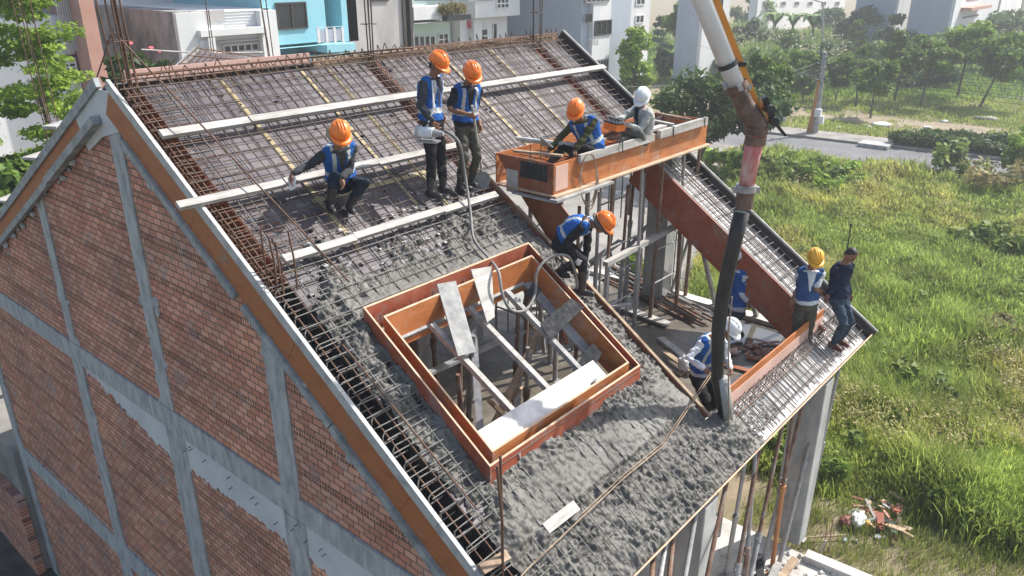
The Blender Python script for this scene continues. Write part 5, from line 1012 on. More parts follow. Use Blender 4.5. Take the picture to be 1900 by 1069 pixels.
# left white house with slatted screen and brown pillar
Y1 = 24
t = bld('white_house', 'white rendered house with slats and a brown pillar at the far left', X(-220, Y1), X(125, Y1, 30), Y1, 34, gy(60, 32, Y1).z, 'b_white')
mb = MB(); a = gy(118, 0, Y1); b = gy(160, 175, Y1); w_ = 1.0; mb.box((X(121, Y1, 0), Y1-1.2, 0), (X(136, Y1, 0)+.25, Y1+2, 14)); mb.build('pillar', 'b_brown', t)
for k in range(9):
    px_ = 91+k*4.6; a = gy(px_, 8, Y1-.3); mb = MB(); mb.tube([(a.x+.25, Y1-.3, gy(100, 98, Y1-.3).z), (a.x+.25, Y1-.3, 12)], .035, 6); mb.build('slat', 'b_grey', t)
fbox(t, 'recess_wall', Y1, 110, 100, 146, 150, .0, .05, 'b_maroon'); win(t, Y1-.05, 116, 107, 138, 135, 2, rows=3)
mb = MB(); mb.box((X(-220, Y1), Y1+3, 6), (X(120, Y1, 20), Y1+9, 12)); mb.build('upper_storey', 'ply_dark', t); mb = MB(); mb.box((X(-100, Y1), Y1+.1, gy(60, 32, Y1).z+.9), (X(70, Y1, 20), Y1+.16, gy(60, 32, Y1).z+.98)); mb.build('terrace_rail', 'steel', t)
# stained party wall and white house behind it
XS = X(322, YB, 40); ZS = gy(322, 22, YB).z
t = bld('stained_house', 'house with a mould stained grey party wall and white front edge', XS, XS+1.2, YB, 44, ZS, 'b_stain')
mb = MB(); mb.box((XS-.004, YB-.25, 0), (XS+1.25, YB-.005, ZS-.05)); mb.build('white_front', 'b_white', t)
t = bld('white_villa', 'white house whose windows show above the stained wall', XS+.6, XS+6, 30, 46, 14, 'b_white'); Xv = XS+.6
for y in (33, 35.2, 37.4): xwin(t, Xv, y, y+.9, gx(290, 12, Xv).z-.1, gx(290, 12, Xv).z+1.7, 1)
xwin(t, Xv, 40, 43, gx(215, 15, Xv).z-.1, gx(215, 15, Xv).z+2, 3)
# low white house
t = bld('low_white_house', 'low white house with grey parapet and curtained window', XS+1.3, X(503), YB, 32, gy(440, 18, YB).z, 'b_white')
fbox(t, 'parapet_panel', YB, 356, 18, 414, 42, .0, .06, 'b_grey'); fbox(t, 'canopy', YB, 362, 48, 484, 68, .0, .5, 'b_white'); fbox(t, 'porch_wall', YB, 388, 69, 482, 108, .0, .03, 'b_grey'); win(t, YB-.03, 414, 78, 478, 100, 5, 'b_grey', 'glass_dark'); fbox(t, 'air_vent', YB, 366, 74, 379, 93, 0, .3, 'win_frame'); fbox(t, 'column', YB, 380, 68, 387, 108, .2, .5, 'b_white')
fbox(t, 'end_pier', YB, 484, 18, 503, 112, .0, .35, 'b_white'); fbox(t, 'lintel', YB, 402, 73, 476, 78, .035, .25, 'win_frame')
for k in range(6): fbox(t, 'cladding_board', YB, 416, 18+k*5.4, 488, 22.6+k*5.4, .0, .03, 'win_frame')
# blue house
t = bld('blue_house', 'turquoise house with a dark window and a glass balcony', X(494, YB, 40), X(646, YB, 40), YB+1.5, 34, 14, 'b_blue')
fbox(t, 'bay_wall', YB, 494, -200, 584, 86, -1.49, 0, 'b_blue'); win(t, YB, 515, 3, 566, 56, 2, 'dark_frame'); fbox(t, 'sill_band', YB, 494, 83, 590, 92, -.02, .25, 'b_blue'); fbox(t, 'lower_wall', YB+.15, 494, 96, 646, 330, -1.3, 0, 'b_blue')
win(t, YB+1.48, 580, -40, 602, 78, 1, 'dark_frame'); fbox(t, 'balcony_slab', YB, 586, 78, 637.5, 96, -1.4, .9, 'b_blue'); fbox(t, 'side_wall', YB, 638, -200, 646, 78, -1.49, 0, 'b_blue'); win(t, YB+.14, 604, 106, 626, 130, 1, 'dark_frame')
rl = fbox(t, 'balcony_rail', YB-.88, 590, 49, 637, 51.5, -.03, .03, 'win_frame')
for q in (590, 605, 620, 635): fbox(t, 'rail_post', YB-.88, q, 50, q+2, 80, -.02, .02, 'win_frame')
fbox(t, 'rail_glass', YB-.88, 591, 53, 636, 79, -.005, .005, 'b_bluegrey')
# grey rendered house, then white and mint fronts
t = bld('grey_house', 'plain house with a large grey rendered wall between blue and mint houses', X(647), X(768), YB, 34, 15, 'b_grey'); fbox(t, 'drain_pipe', YB, 752, -60, 754, 150, 0, .1, 'dark_frame'); fbox(t, 'drain_pipe', YB, 757, -60, 759, 150, 0, .1, 'dark_frame'); win(t, YB, 690, -40, 718, 3, 2, 'dark_frame')
t = bld('mint_house', 'white and mint house with balcony planter and slim windows', X(769), X(864), YB+1.2, 34, 15, 'b_mint')
fbox(t, 'balcony_front', YB, 766, 10, 830, 38, -1.1, .1, 'b_white'); fbox(t, 'balcony_soffit', YB, 766, 38, 862, 43, -1.1, .1, 'b_grey'); fbox(t, 'balcony_rail', YB, 766, 2, 850, 5, .02, .08, 'steel')
for q in (768, 778, 788, 798): win(t, YB+1.18, q, 66, q+8, 108, 1)
win(t, YB+1.18, 813, 60, 831, 108, 2, rows=4); fbox(t, 'side_wall', YB+1.2, 858, -100, 868, 120, 0, 1.0, 'b_white'); fbox(t, 'planter', YB, 818, 26, 862, 38, .1, .5, 'ply_black'); fbox(t, 'upper_recess', YB+1.2, 768, -60, 860, 2, 0, .05, 'glass_rail')
a = gy(840, 18, YB-.3); r = np.random.default_rng(5); v_, f_, t_ = leaves([(a.x+q, YB-.3, a.z+.05) for q in np.linspace(-.8, .8, 8)], [(.25, .25, .32)]*8, 900, .12, .5, r); o = np_mesh('planter_bush', v_-np.array([t.location]), f_, 'leaf_dry', t, t_)
t = bld('white_row_house', 'white row house with red box and barred window left of the tall blue grey house', X(868), X(955), YB+.6, 34, 15, 'b_white'); fbox(t, 'upper_bay', YB+.6, 866, -100, 948, 33, 0, .7, 'b_white'); win(t, YB+.58, 876, 52, 904, 96, 2, rows=3); fbox(t, 'red_box', YB+.58, 867, 38, 873, 52, 0, .15, 'flower'); win(t, YB+.58, 914, 43, 921, 100, 1); win(t, YB-.1, 920, -30, 943, 17, 3, rows=5)
fbox(t, 'balcony_rail', YB-.1, 866, -4, 915, 3, .0, .06, 'steel')
# tall house: shade of the side wall painted as blue grey, sunlit front white
Y8 = 19; X8 = X(1086, Y8, 50); t = bld('tall_grey_house', 'tall house with a blank side wall, its shade painted blue grey, beyond the ridge end', X8, X8+5.5, Y8+.3, 33, 15, 'b_bluegrey'); fbox(t, 'front_wall', Y8+.3, 1086, -200, 1136, 230, 0, .3, 'b_white'); win(t, Y8, 1102, 36, 1134, 67, 3, 'dark_frame'); win(t, Y8, 1087, 25, 1097, 42, 1, 'dark_frame'); win(t, Y8, 1086, -10, 1130, 6, 5, 'steel')
fbox(t, 'balcony_rail', Y8, 1086, 71, 1104, 74, .3, .34, 'steel'); [fbox(t, 'rail_bar', Y8, 1086+q*3, 74, 1087+q*3, 84, .3, .33, 'steel') for q in range(6)]; win(t, Y8, 1106, 108, 1128, 140, 4, 'steel')
def farbox(name, lb, pxl, pxc, pxr, dist, m1, m2, h=14):      # house seen on its corner: side wall pxl-pxc in shade, front pxc-pxr in sun; a blue grey m1 paints that shade in
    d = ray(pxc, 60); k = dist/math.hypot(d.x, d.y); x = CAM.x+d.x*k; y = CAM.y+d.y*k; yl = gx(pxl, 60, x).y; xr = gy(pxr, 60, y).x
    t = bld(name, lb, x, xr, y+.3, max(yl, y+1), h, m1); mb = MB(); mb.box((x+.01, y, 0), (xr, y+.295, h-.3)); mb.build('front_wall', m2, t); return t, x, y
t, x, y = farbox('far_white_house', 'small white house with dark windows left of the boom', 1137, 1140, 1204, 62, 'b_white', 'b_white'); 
for a in ((1160, 28, 1167, 40), (1178, 27, 1194, 44), (1179, -5, 1196, 10)): win(t, y, *a, 2)
t, x, y = farbox('far_grey_tower', 'slim pale house, its shaded side painted grey, partly behind the boom pipe', 1254, 1302, 1350, 70, 'b_bluegrey', 'b_white'); win(t, y, 1323, -10, 1342, 17, 2, 'dark_frame')
t, x, y = farbox('far_long_house', 'long hazy white house at the top behind the banana plants', 1385, 1400, 1560, 125, 'b_white', 'b_white', 11)
for q in range(5): win(t, y, 1448+q*25, 2, 1458+q*25, 12, 1)
t, x, y = farbox('far_pale_house', 'hazy pale house, its shaded side painted blue grey, left of the grey one', 1580, 1658, 1678, 100, 'b_bluegrey', 'b_white'); t, x, y = farbox('far_grey_house', 'hazy house with its shaded side painted grey and a sunlit white right edge', 1680, 1762, 1780, 92, 'b_bluegrey', 'b_white')
t, x, y = farbox('far_balcony_house', 'white modern house with balconies at the top right', 1772, 1776, 1960, 96, 'b_white', 'b_white')
for a in ((1778, 26, 1815, 36), (1780, -8, 1818, 3)): win(t, y, a[0], a[1], a[2], a[3], 2, 'dark_frame')
fbox(t, 'balcony', y, 1778, 8, 1818, 20, 0, 1.2, 'b_brown'); fbox(t, 'window_strip', y, 1850, -20, 1862, 22, 0, .06, 'glass_dark'); win(t, y, 1892, -20, 1930, 24, 3, 'dark_frame'); fbox(t, 'ground_floor', y, 1815, 20, 1960, 60, 0, .3, 'b_mint')
# neighbouring dormer roof behind the ridge
a, b, c, d = gy(366, 93, 4.4), gy(512, 117, 4.4), gy(512, 134, 3.4), gy(318, 138, 3.4); t = thing('rear_dormer', (c.x-1.5, 4, 6.5), 'small rear dormer formwork with rebar behind the ridge board', 'formwork')
n_ = (b-a).cross(c-a).normalized()*.05; mb = MB(); mb.prism([a, b, c, d], n_); mb.build('deck_panel', 'ply_deck', t); mb = MB(); mb.bar(a, d, .06, .12); mb.build('rake_batten', 'trim_grey', t)
for k in range(17): q = k/16; mb = MB(); mb.tube([a.lerp(b, q)+Vector((0, -.06, .07)), d.lerp(c, q)+Vector((0, -.06, .07))], .012, 5); mb.build('slope_bar', 'rust', t)
for k in range(3): q = (k+.3)/3; mb = MB(); mb.tube([a.lerp(d, q)+Vector((0, -.06, .085)), b.lerp(c, q)+Vector((0, -.06, .085))], .012, 5); mb.build('cross_bar', 'rust', t)
bundle('column_starter', gy(500, 120, 5.0), [2.5, 2.6, 2.4], 'rust', 'slim rusty starter bars before the blue house', .1, (-.04, 0))
mb = MB(); a = gy(262, 92, 9); b = gy(488, 97, 9); mb.tube([a, a.lerp(b, .5)-Vector((0, 0, .06)), b], .02, 5); solo(mb, 'washing_line', 'wood_pale', 'pale bamboo line stretched behind the ridge before the stained wall', 'line')
# ================================================================ PEOPLE
def skin(name, cols): return mat(name, cols, 9, .5, spec=.3)
M['skin'] = skin('tanned skin', [(.20, .095, .055), (.27, .135, .08)]); M['skin_dark'] = flat('eyes and brows', (.018, .013, .012), .4); M['lips'] = flat('lips', (.19, .07, .055), .5)
M['hair'] = mat('black hair', [(.008, .007, .007), (.022, .019, .018)], 30, .45, .3, stretch=(3, 3, 1))
def cloth(name, c, s=5): m = mat(name, [tuple(q*.72 for q in c), c, tuple(min(1, q*1.22) for q in c)], s, .9, .35, bscale=22, spec=.15); return m
for k, n, c in (('c_black', 'black cloth', (.022, .022, .026)), ('c_char', 'charcoal cloth', (.045, .048, .055)), ('c_navy', 'dark navy cloth', (.012, .02, .045)), ('c_jean', 'washed blue jeans', (.042, .065, .095)), ('c_jeand', 'dark jeans', (.02, .03, .05)), ('c_olive', 'olive knit', (.055, .06, .028)), ('c_grey', 'pale grey jacket', (.36, .37, .35)),
                ('c_gtrous', 'grey green trousers', (.10, .11, .10)), ('c_khaki', 'dusty khaki trousers', (.085, .078, .062)), ('c_white', 'white shirt', (.58, .60, .62)), ('c_green', 'green shirt', (.06, .12, .035)), ('c_vest', 'blue safety vest', (.022, .10, .34)), ('c_vestd', 'dark blue safety vest', (.035, .085, .21)), ('c_flap', 'tan neck cloth', (.30, .28, .17)), ('c_gflap', 'grey neck cloth', (.12, .10, .095)), ('c_glove', 'white work glove', (.55, .53, .48))): M[k] = cloth(n, c)
M['reflect'] = flat('silver reflective tape', (.42, .45, .44), .4); M['boot'] = mat('rubber boots', [(.02, .02, .021), (.06, .058, .055)], 6, .35, .1); M['shoe'] = flat('brown leather shoes', (.12, .045, .03), .5)
M['h_orange'] = flat('orange helmet shell', (.86, .20, .025), .3, spec=.5); M['h_white'] = flat('white helmet shell', (.78, .79, .79), .3, spec=.5); M['h_yellow'] = flat('yellow helmet shell', (.78, .40, .03), .3, spec=.5)
def remesh(mb, vox, smooth=4, fac=.5):
    me = bpy.data.meshes.new('tmp'); me.from_pydata(mb.v, [], mb.f); bm = bmesh.new(); bm.from_mesh(me); bmesh.ops.recalc_face_normals(bm, faces=bm.faces[:]); bm.to_mesh(me); bm.free()
    o = bpy.data.objects.new('tmp', me); C.objects.link(o); r = o.modifiers.new('r', 'REMESH'); r.mode = 'VOXEL'; r.voxel_size = vox
    if smooth: s = o.modifiers.new('s', 'SMOOTH'); s.iterations = smooth; s.factor = fac
    out = bpy.data.meshes.new_from_object(o.evaluated_get(bpy.context.evaluated_depsgraph_get())); bpy.data.objects.remove(o); bpy.data.meshes.remove(me); return out
def limb(mb, P, Rr, k=12):
    mb.tube(P, Rr, k)
    for p, r in ((P[0], Rr[0]), (P[-1], Rr[-1])): mb.blob(p, r, 0, 0, 2)
def ell(mb, secs, side, k=20):          # stack of ellipses: (centre, rx, ry, front) ; side = vector of rx
    vs = []
    for c, rx, ry, fr_ in secs:
        for j in range(k): a = 2*math.pi*j/k; vs.append(c+side*(rx*math.cos(a))+fr_*(ry*math.sin(a)))
    n = len(secs); mb.add(vs, [(i*k+j, i*k+(j+1) % k, (i+1)*k+(j+1) % k, (i+1)*k+j) for i in range(n-1) for j in range(k)]+[tuple(range(k-1, -1, -1)), tuple((n-1)*k+j for j in range(k))])
def ik(a, c, l1, l2, pole):
    d = c-a; L = min(d.length, (l1+l2)*.998); dn = d.normalized(); c = a+dn*L; x = (l1*l1-l2*l2+L*L)/(2*L); h = math.sqrt(max(0, l1*l1-x*x)); p = pole-dn*pole.dot(dn); p.normalize(); return a+dn*x+p*h, c
def rot(v, ax, an): return Matrix.Rotation(an, 3, ax) @ v
def hand(mb, w, d, n, curl=.5, thumb=1):        # wrist, direction, palm normal (back of hand is -n)
    d = d.normalized(); n = (n-d*n.dot(d)).normalized(); s = d.cross(n)*thumb
    mb.tube([w-d*.01, w+d*.04, w+d*.085], [.024, .034, .032], 10); mb.blob(w+d*.05, (.03, .03, .03), 0, 0, 2); mb.blob(w+d*.085, .028, 0, 0, 1)
    for o, L in ((-.030, .060), (-.011, .070), (.009, .075), (.028, .068)):
        p = w+d*.085+s*o; dd = d+s*o*3; dd.normalize(); pts = [p]; q = dd
        for seg, cf in ((.42, .7), (.32, 1.1), (.26, .8)): q = rot(q, (q.cross(n)).normalized(), curl*cf); p = p+q*L*seg*1.15; pts.append(p)
        mb.tube(pts, [.0105, .010, .0095, .008], 7)
    p = w+d*.03+s*.026; q = (d*.75+s*.7+n*.3*curl).normalized(); mb.tube([p, p+q*.035, p+q*.035+(d+n*curl*.6).normalized()*.03], [.013, .011, .009], 7)
TOR = ((0, .155, .115), (.12, .165, .118), (.32, .148, .105), (.52, .158, .112), (.72, .175, .118), (.86, .168, .100), (.95, .11, .08), (1.0, .062, .062))
def person(label, G, F, pel, neck, headp, look, hands, feet, spec, knees=None, elbows=None, handdir=None, toes=None):
    """G ground anchor; F facing (xy); points are world vectors"""
    F = Vector((F[0], F[1], 0)).normalized(); Rt = Vector((F.y, -F.x, 0)); U = Vector((0, 0, 1))
    t = thing('person', G, label, 'person'); neck = neck+(headp-neck).normalized()*.045; ax = neck-pel; axn = ax.normalized(); fr_ = (F-axn*F.dot(axn)); fr_ = fr_.normalized() if fr_.length > .2 else -U
    if spec.get('front') is not None: fr_ = spec['front']-axn*spec['front'].dot(axn); fr_.normalize()
    side = axn.cross(fr_)*-1; side.normalize()          # to the person's right
    side = fr_.cross(axn).normalized()
    bend = spec.get('bend', .05)
    def tp(q): return pel+ax*q-fr_*bend*math.sin(math.pi*q)
    body = MB(); shirt = MB(); vest = MB(); tro = MB()
    ell(body, [(tp(q), a*.93, b*.9, fr_) for q, a, b in TOR], side)
    ell(shirt, [(tp(q), (a+.016)*spec.get('bulk', 1.04), (b+.016)*spec.get('bulk', 1.04), fr_) for q, a, b in TOR if q < .97], side)
    if spec.get('vest'): ell(vest, [(tp(q), (a+.026)*spec.get('bulk', 1.04), (b+.036)*spec.get('bulk', 1.04), fr_) for q, a, b in TOR if (-.01 if spec.get('longvest') else .0) < q < .90]+[(tp(.93), .135, .10, fr_)], side); limb(vest, [tp(.9)+side*.09, tp(.9)+side*.15], [.07, .055]); limb(vest, [tp(.9)-side*.09, tp(.9)-side*.15], [.07, .055])
    ell(tro, [(tp(q), a+.012, b+.014, fr_) for q, a, b in ((-.14, .13, .10), (0, .158, .12), (.12, .163, .12), (.2, .158, .113))], side)
    el = elbows or (-U, -U); kn = knees or (F, F); wr = []
    for i, sg in enumerate((1, -1)):                    # right, left
        sh = tp(.86)+side*sg*.178-axn*.02; e, w = ik(sh, hands[i], .285, .255, el[i]); wr.append((e, w))
        limb(body, [sh, sh.lerp(e, .5), e, e.lerp(w, .35), w], [.046, .045, .037, .039, .025])
        sl = spec.get('sleeve', 'long'); ty = spec.get('slack', 1)
        if sl == 'long': limb(shirt, [tp(.84)+side*sg*.11, sh, sh.lerp(e, .5), e, e.lerp(w, .4), e.lerp(w, .93)], [.075, .064*ty, .060*ty, .053*ty, .052*ty, .042*ty])
        else: limb(shirt, [tp(.84)+side*sg*.11, sh, sh.lerp(e, .72)], [.075, .064, .06])
        hip = pel+side*sg*.085-axn*.04; an = feet[i]; k, an = ik(hip, an, .425, .41, kn[i]); wt = 1.0
        limb(body, [hip, hip.lerp(k, .5), k, k.lerp(an, .3), an], [.080, .072, .052, .053, .036])
        e_ = spec.get('tend', .98); limb(tro, [hip, hip.lerp(k, .5), k, k.lerp(an, .3), k.lerp(an, .7), k.lerp(an, e_)], [.098, .090, .070, .069, .062, .058])
        hd = (handdir[i] if handdir and handdir[i] is not None else ((w-e).normalized()*.9+Vector((0, 0, -.25)))); tgt = MB() if spec.get('glove') else body
        pn = spec.get('palm', (None, None))[i] or (-side*sg+fr_*.15)
        hand(tgt, w, hd, pn, spec.get('curl', .45), sg)
        if spec.get('glove'): limb(tgt, [w-hd.normalized()*.05, w], [.033, .031]); place('glove', shift(remesh(tgt, .008, 2), G), 'c_glove', t, True)
        toe = (toes[i] if toes else F); toe = Vector(toe); toe.normalize(); b = MB()
        tall = spec.get('boot', .26); kk = (k-an).normalized()
        limb(b, [an-U*.03, an+kk*.08, an+kk*tall] if tall > .12 else [an-U*.03, an+kk*.04], [.047, .056, .066] if tall > .12 else [.045, .046])
        limb(b, [an-U*.035-toe*.045, an-U*.045+toe*.06, an-U*.05+toe*.15], [.046, .045, .036]); sd2 = toe.cross(U).normalized()
        ell(b, [(an-U*.088+toe*.055, .001, .001, toe), (an-U*.088+toe*.055, .043, .14, toe), (an-U*.062+toe*.055, .044, .142, toe), (an-U*.062+toe*.055, .001, .001, toe)], sd2, 14)
        place('boot' if tall > .12 else 'shoe', shift(remesh(b, .011, 3), G), spec.get('shoe', 'boot'), t, True)
    # head
    look = look.normalized(); hr = look.cross(U); hr = hr.normalized() if hr.length > .1 else side.copy()
    if spec.get('tilt'): hr = rot(hr, look, spec['tilt'])
    hu = hr.cross(look).normalized(); H = headp; nb = tp(1.0)
    limb(body, [nb-axn*.04, nb.lerp(H-hu*.05, .55), H-hu*.03-look*.012], [.056, .052, .05])
    hb = MB()
    ell(body, [(H+hu*z+look*o, rx, ry, look) for z, rx, ry, o in ((-.112, .022, .025, .048), (-.098, .042, .05, .030), (-.07, .058, .072, .016), (-.03, .068, .086, .006), (.015, .074, .093, .0), (.06, .072, .092, -.003), (.095, .052, .068, -.004), (.112, .015, .02, -.004))], hr)
    body.tube([H+hu*.02+look*.09, H-hu*.022+look*.112, H-hu*.032+look*.092], [.009, .015, .012], 8); body.blob(H-hu*.022+look*.106, .0135, 0, 0, 1)
    for sg in (1, -1):
        body.blob(H+hr*sg*.076-hu*.012-look*.012, (.013, .02, .03), 0, 0, 2); body.tube([H+hr*sg*.012+hu*.022+look*.088, H+hr*sg*.05+hu*.022+look*.072], .010, 6); body.blob(H+hr*sg*.034-hu*.002+look*.077, .012, 0, 0, 1)
    body.tube([H-hr*.024-hu*.062+look*.084, H-hu*.062+look*.092, H+hr*.024-hu*.062+look*.084], [.006, .009, .006], 6)
    me = remesh(body, .0085, 3); ce = centers(me); mi = np.zeros(len(ce), np.int32)
    def near(p, r): return np.linalg.norm(ce-np.array(p), axis=1) < r
    def seg(a, b, r): a = np.array(a); b = np.array(b); tt = np.clip(((ce-a)@(b-a))/((b-a)@(b-a)), 0, 1); return np.linalg.norm(ce-(a+tt[:, None]*(b-a)), axis=1) < r
    for sg in (1, -1):
        mi[near(H+hr*sg*.034+look*.088, .0115)] = 1; mi[seg(H+hr*sg*.016+hu*.026+look*.096, H+hr*sg*.054+hu*.024+look*.076, .0075)] = 1
    mi[seg(H-hr*.022-hu*.062+look*.088, H+hr*.022-hu*.062+look*.088, .0085)] = 2
    if spec.get('tache'): mi[seg(H-hr*.024-hu*.048+look*.092, H+hr*.024-hu*.048+look*.092, .007)] = 1
    me.polygons.foreach_set('material_index', mi); place('body', shift(me, G), ['skin', 'skin_dark', 'lips'], t, True)
    # clothes
    def wear(nm, mb_, mats, vox=.011, sm=5, fn=None):
        me = remesh(mb_, vox, sm); 
        if fn: me.polygons.foreach_set('material_index', fn(centers(me)).astype(np.int32))
        # folds
        v = np.empty(len(me.vertices)*3, np.float32); me.vertices.foreach_get('co', v); v = v.reshape(-1, 3); nn = np.empty(len(me.vertices)*3, np.float32); me.vertices.foreach_get('normal', nn); nn = nn.reshape(-1, 3)
        w_ = (noise2(v[:, 0]*1.3+v[:, 2], v[:, 1]*1.3+v[:, 2]*.6, .085, 3)-.5)*.020+(noise2(v[:, 0]+v[:, 2]*1.4, v[:, 1]-v[:, 2], .04, 4)-.5)*.009
        me.vertices.foreach_set('co', (v+nn*w_[:, None]).astype(np.float32).ravel()); me.update()
        place(nm, shift(me, G), mats, t, True)
    A0 = np.array(pel); AX = np.array(ax); AN = np.array(axn); SD = np.array(side); FR = np.array(fr_)
    def tcoord(c): q = (c-A0)@AN/ax.length; return q, (c-A0)@SD, (c-A0)@FR
    def stripes(c):
        q, s_, f = tcoord(c); m_ = ((q > .26) & (q < .36)) | ((np.abs(np.abs(s_)-.095) < .022) & (q > .30))
        if spec.get('stripes') == 'thin': m_ = ((q > .64) & (q < .69) & (f < 0))
        return m_.astype(int)
    def open_front(c):                                 # shirt front shown at the jacket opening
        q, s_, f = tcoord(c); return ((np.abs(s_) < .02+.05*np.clip((q-.35)*1.6, 0, 1)) & (f > 0) & (q > .3)).astype(int)
    wear('shirt' if not spec.get('jacket') else 'jacket', shirt, [spec['shirt'], spec.get('inner', spec['shirt'])], fn=open_front if spec.get('inner') else None)
    wear('trousers', tro, [spec['trousers']])
    if spec.get('vest'): wear('vest', vest, [spec['vest'], 'reflect', spec['shirt']], fn=lambda c: np.where((np.abs(tcoord(c)[1]) < .012+.07*np.clip((tcoord(c)[0]-.45)*1.8, 0, 1)) & (tcoord(c)[2] > 0) & (tcoord(c)[0] > .40), 2, stripes(c)) if spec.get('vopen', True) else stripes(c))
    if spec.get('belt'):
        b = MB(); ell(b, [(tp(.10), .182, .138, fr_), (tp(.17), .178, .132, fr_)], side); wear('belt', b, [spec['belt']], .012, 1)
    # hair and helmet
    hm = MB(); low = -.03 if spec.get('helmet') else -.01
    ell(hm, [(H+hu*z+look*o, rx, ry, look) for z, rx, ry, o in ((low-.045, .055, .05, -.045), (low, .077, .072, -.032), (.045, .081, .086, -.022), (.085, .070, .080, -.014), (.118, .04, .05, -.01), (.13, .01, .01, -.01))], hr)
    if not spec.get('helmet'): [hm.blob(H+hu*(.10-.01*abs(q))+look*(.046-.010*abs(q))+hr*.022*q, (.026, .026, .02), q+3, .25, 1) for q in (-2, -1, 0, 1, 2)]
    place('hair', shift(remesh(hm, .010, 2), G), 'hair', t, True)
    if spec.get('helmet'):
        c = H+hu*.052-look*.008; k = 28; prof = ((0, .121, .142), (.03, .121, .141), (.07, .112, .130), (.105, .088, .104), (.127, .052, .062), (.136, .012, .014))
        mb = MB(); vs = []; 
        for z, rx, ry in prof:
            for j in range(k):
                a = 2*math.pi*j/k; rid = 1+.035*math.exp(-((abs((a % math.pi)-math.pi/2))/.16)**2)*(z > .02)
                vs.append(c+hu*z*rid+hr*rx*math.cos(a)*1+look*ry*math.sin(a)*rid)
        n = len(prof); mb.add(vs, [(i*k+j, i*k+(j+1) % k, (i+1)*k+(j+1) % k, (i+1)*k+j) for i in range(n-1) for j in range(k)]+[tuple((n-1)*k+j for j in range(k)), tuple(range(k-1, -1, -1))])
        for off in (-.035, 0, .035): mb.tube([c+hr*off+look*.118+hu*.075, c+hr*off*.9+look*.06+hu*.128, c+hr*off*.9+hu*.139, c+hr*off*.9-look*.06+hu*.128, c+hr*off-look*.118+hu*.075], .008, 6)
        hel = mb.build('helmet', spec['helmet'], t, True)
        mb = MB(); vs = []
        for dz in (.006, -.006):
            for rr in (.0, 1.0):
                for j in range(k):
                    a = 2*math.pi*j/k; fr2 = max(0, math.sin(a)); ex = .012+.055*fr2**1.6
                    vs.append(c+hu*(dz-rr*(.006+.018*fr2))+hr*(.114+rr*ex)*math.cos(a)+look*(.136+rr*ex)*math.sin(a))
        mb.add(vs, [(q*k+j, q*k+(j+1) % k, p*k+(j+1) % k, p*k+j) for q, p in ((0, 1), (1, 3), (3, 2), (2, 0)) for j in range(k)]); mb.build('brim', spec['helmet'], hel, True)
        mb = MB(); mb.tube([H+hr*.083+hu*.03, H+hr*.075-hu*.05+look*.01, H-hu*.12+look*.035, H-hr*.075-hu*.05+look*.01, H-hr*.083+hu*.03], .005, 5); mb.build('chin_strap', 'c_black', hel)
        if spec.get('flap'):
            mb = MB(); vs = []
            for z, rx, ry in ((.0, .10, .12), (-.03, .135, .155), (-.045, .155, .175), (-.05, .150, .17), (-.035, .128, .148), (-.005, .095, .115)):
                for j in range(k): a = 2*math.pi*j/k; vs.append(c+hu*(z-.012+.006*math.sin(5*a))+hr*rx*math.cos(a)+look*ry*math.sin(a))
            mb.add(vs, [(i*k+j, i*k+(j+1) % k, ((i+1) % 6)*k+(j+1) % k, ((i+1) % 6)*k+j) for i in range(6) for j in range(k)]); mb.build('sun_cloth', spec['flap'], t, True)
    return t, wr
def shift(me, G): me.transform(Matrix.Translation(-Vector(G))); return me
def centers(me): a = np.empty(len(me.polygons)*3, np.float32); me.polygons.foreach_get('center', a); return a.reshape(-1, 3)
CR = Vector((math.sin(HEAD), -math.cos(HEAD), 0)); CB = -Vector((math.cos(HEAD), math.sin(HEAD), 0)); UP = Vector((0, 0, 1))    # picture right, towards the camera
def loc(G, F):
    F = Vector((F[0], F[1], 0)).normalized(); Rr = Vector((F.y, -F.x, 0)); return lambda f, r, u: Vector(G)+F*f+Rr*r+UP*u
def rfoot(x, y): return Vector((x, y, rz(x, y)-.105+.09))
# 1 squatting man with a trowel
F = CB*.85+CR*.45; f1 = RP(1.50, 2.58); f2 = RP(1.74, 2.66); G = (f1+f2)/2-Vector((0, 0, .1)); p = loc(G, F)
L_, R_ = (rfoot(f2.x, f2.y), rfoot(f1.x, f1.y))
hr_ = at_xy(543, 322, G.x-.32, G.y+.10); hl_ = at_xy(634, 330, *p(.30, -.14, 0).xy)
pe = at_xy(634, 338, *p(-.20, 0, 0).xy); ne = at_xy(628, 274, *p(.06, 0, 0).xy); he = at_xy(630, 251, *p(.17, 0, 0).xy)
person('man in orange helmet and blue vest squatting on the rebar with a white trowel', G, F, pe, ne, he, Vector(F)*.85-UP*.65, (hr_, hl_), (R_, L_), dict(shirt='c_char', trousers='c_jeand', vest='c_vest', helmet='h_orange', flap='c_flap', bend=.06, boot=.24, tend=.6),
       knees=(Vector(F)*1-Vector((F.y, -F.x, 0))*-.3+UP*.5, Vector(F)+Vector((F.y, -F.x, 0))*-.35+UP*.5), elbows=(-UP*.5-Vector(F), -UP-Vector(F)*.2), handdir=(Vector((-.3, .1, -.8)), -UP+Vector(F)*.3))
mb = MB(); q = hr_+Vector((-.02, .0, -.08)); mb.prism([q+CR*-.05+UP*.03, q+CR*.055+UP*.05, q+CR*.03-UP*.10, q-CR*.03-UP*.13], CB*.01); solo(mb, 'trowel', 'white_paint', 'white trowel blade held by the squatting man', 'trowel')
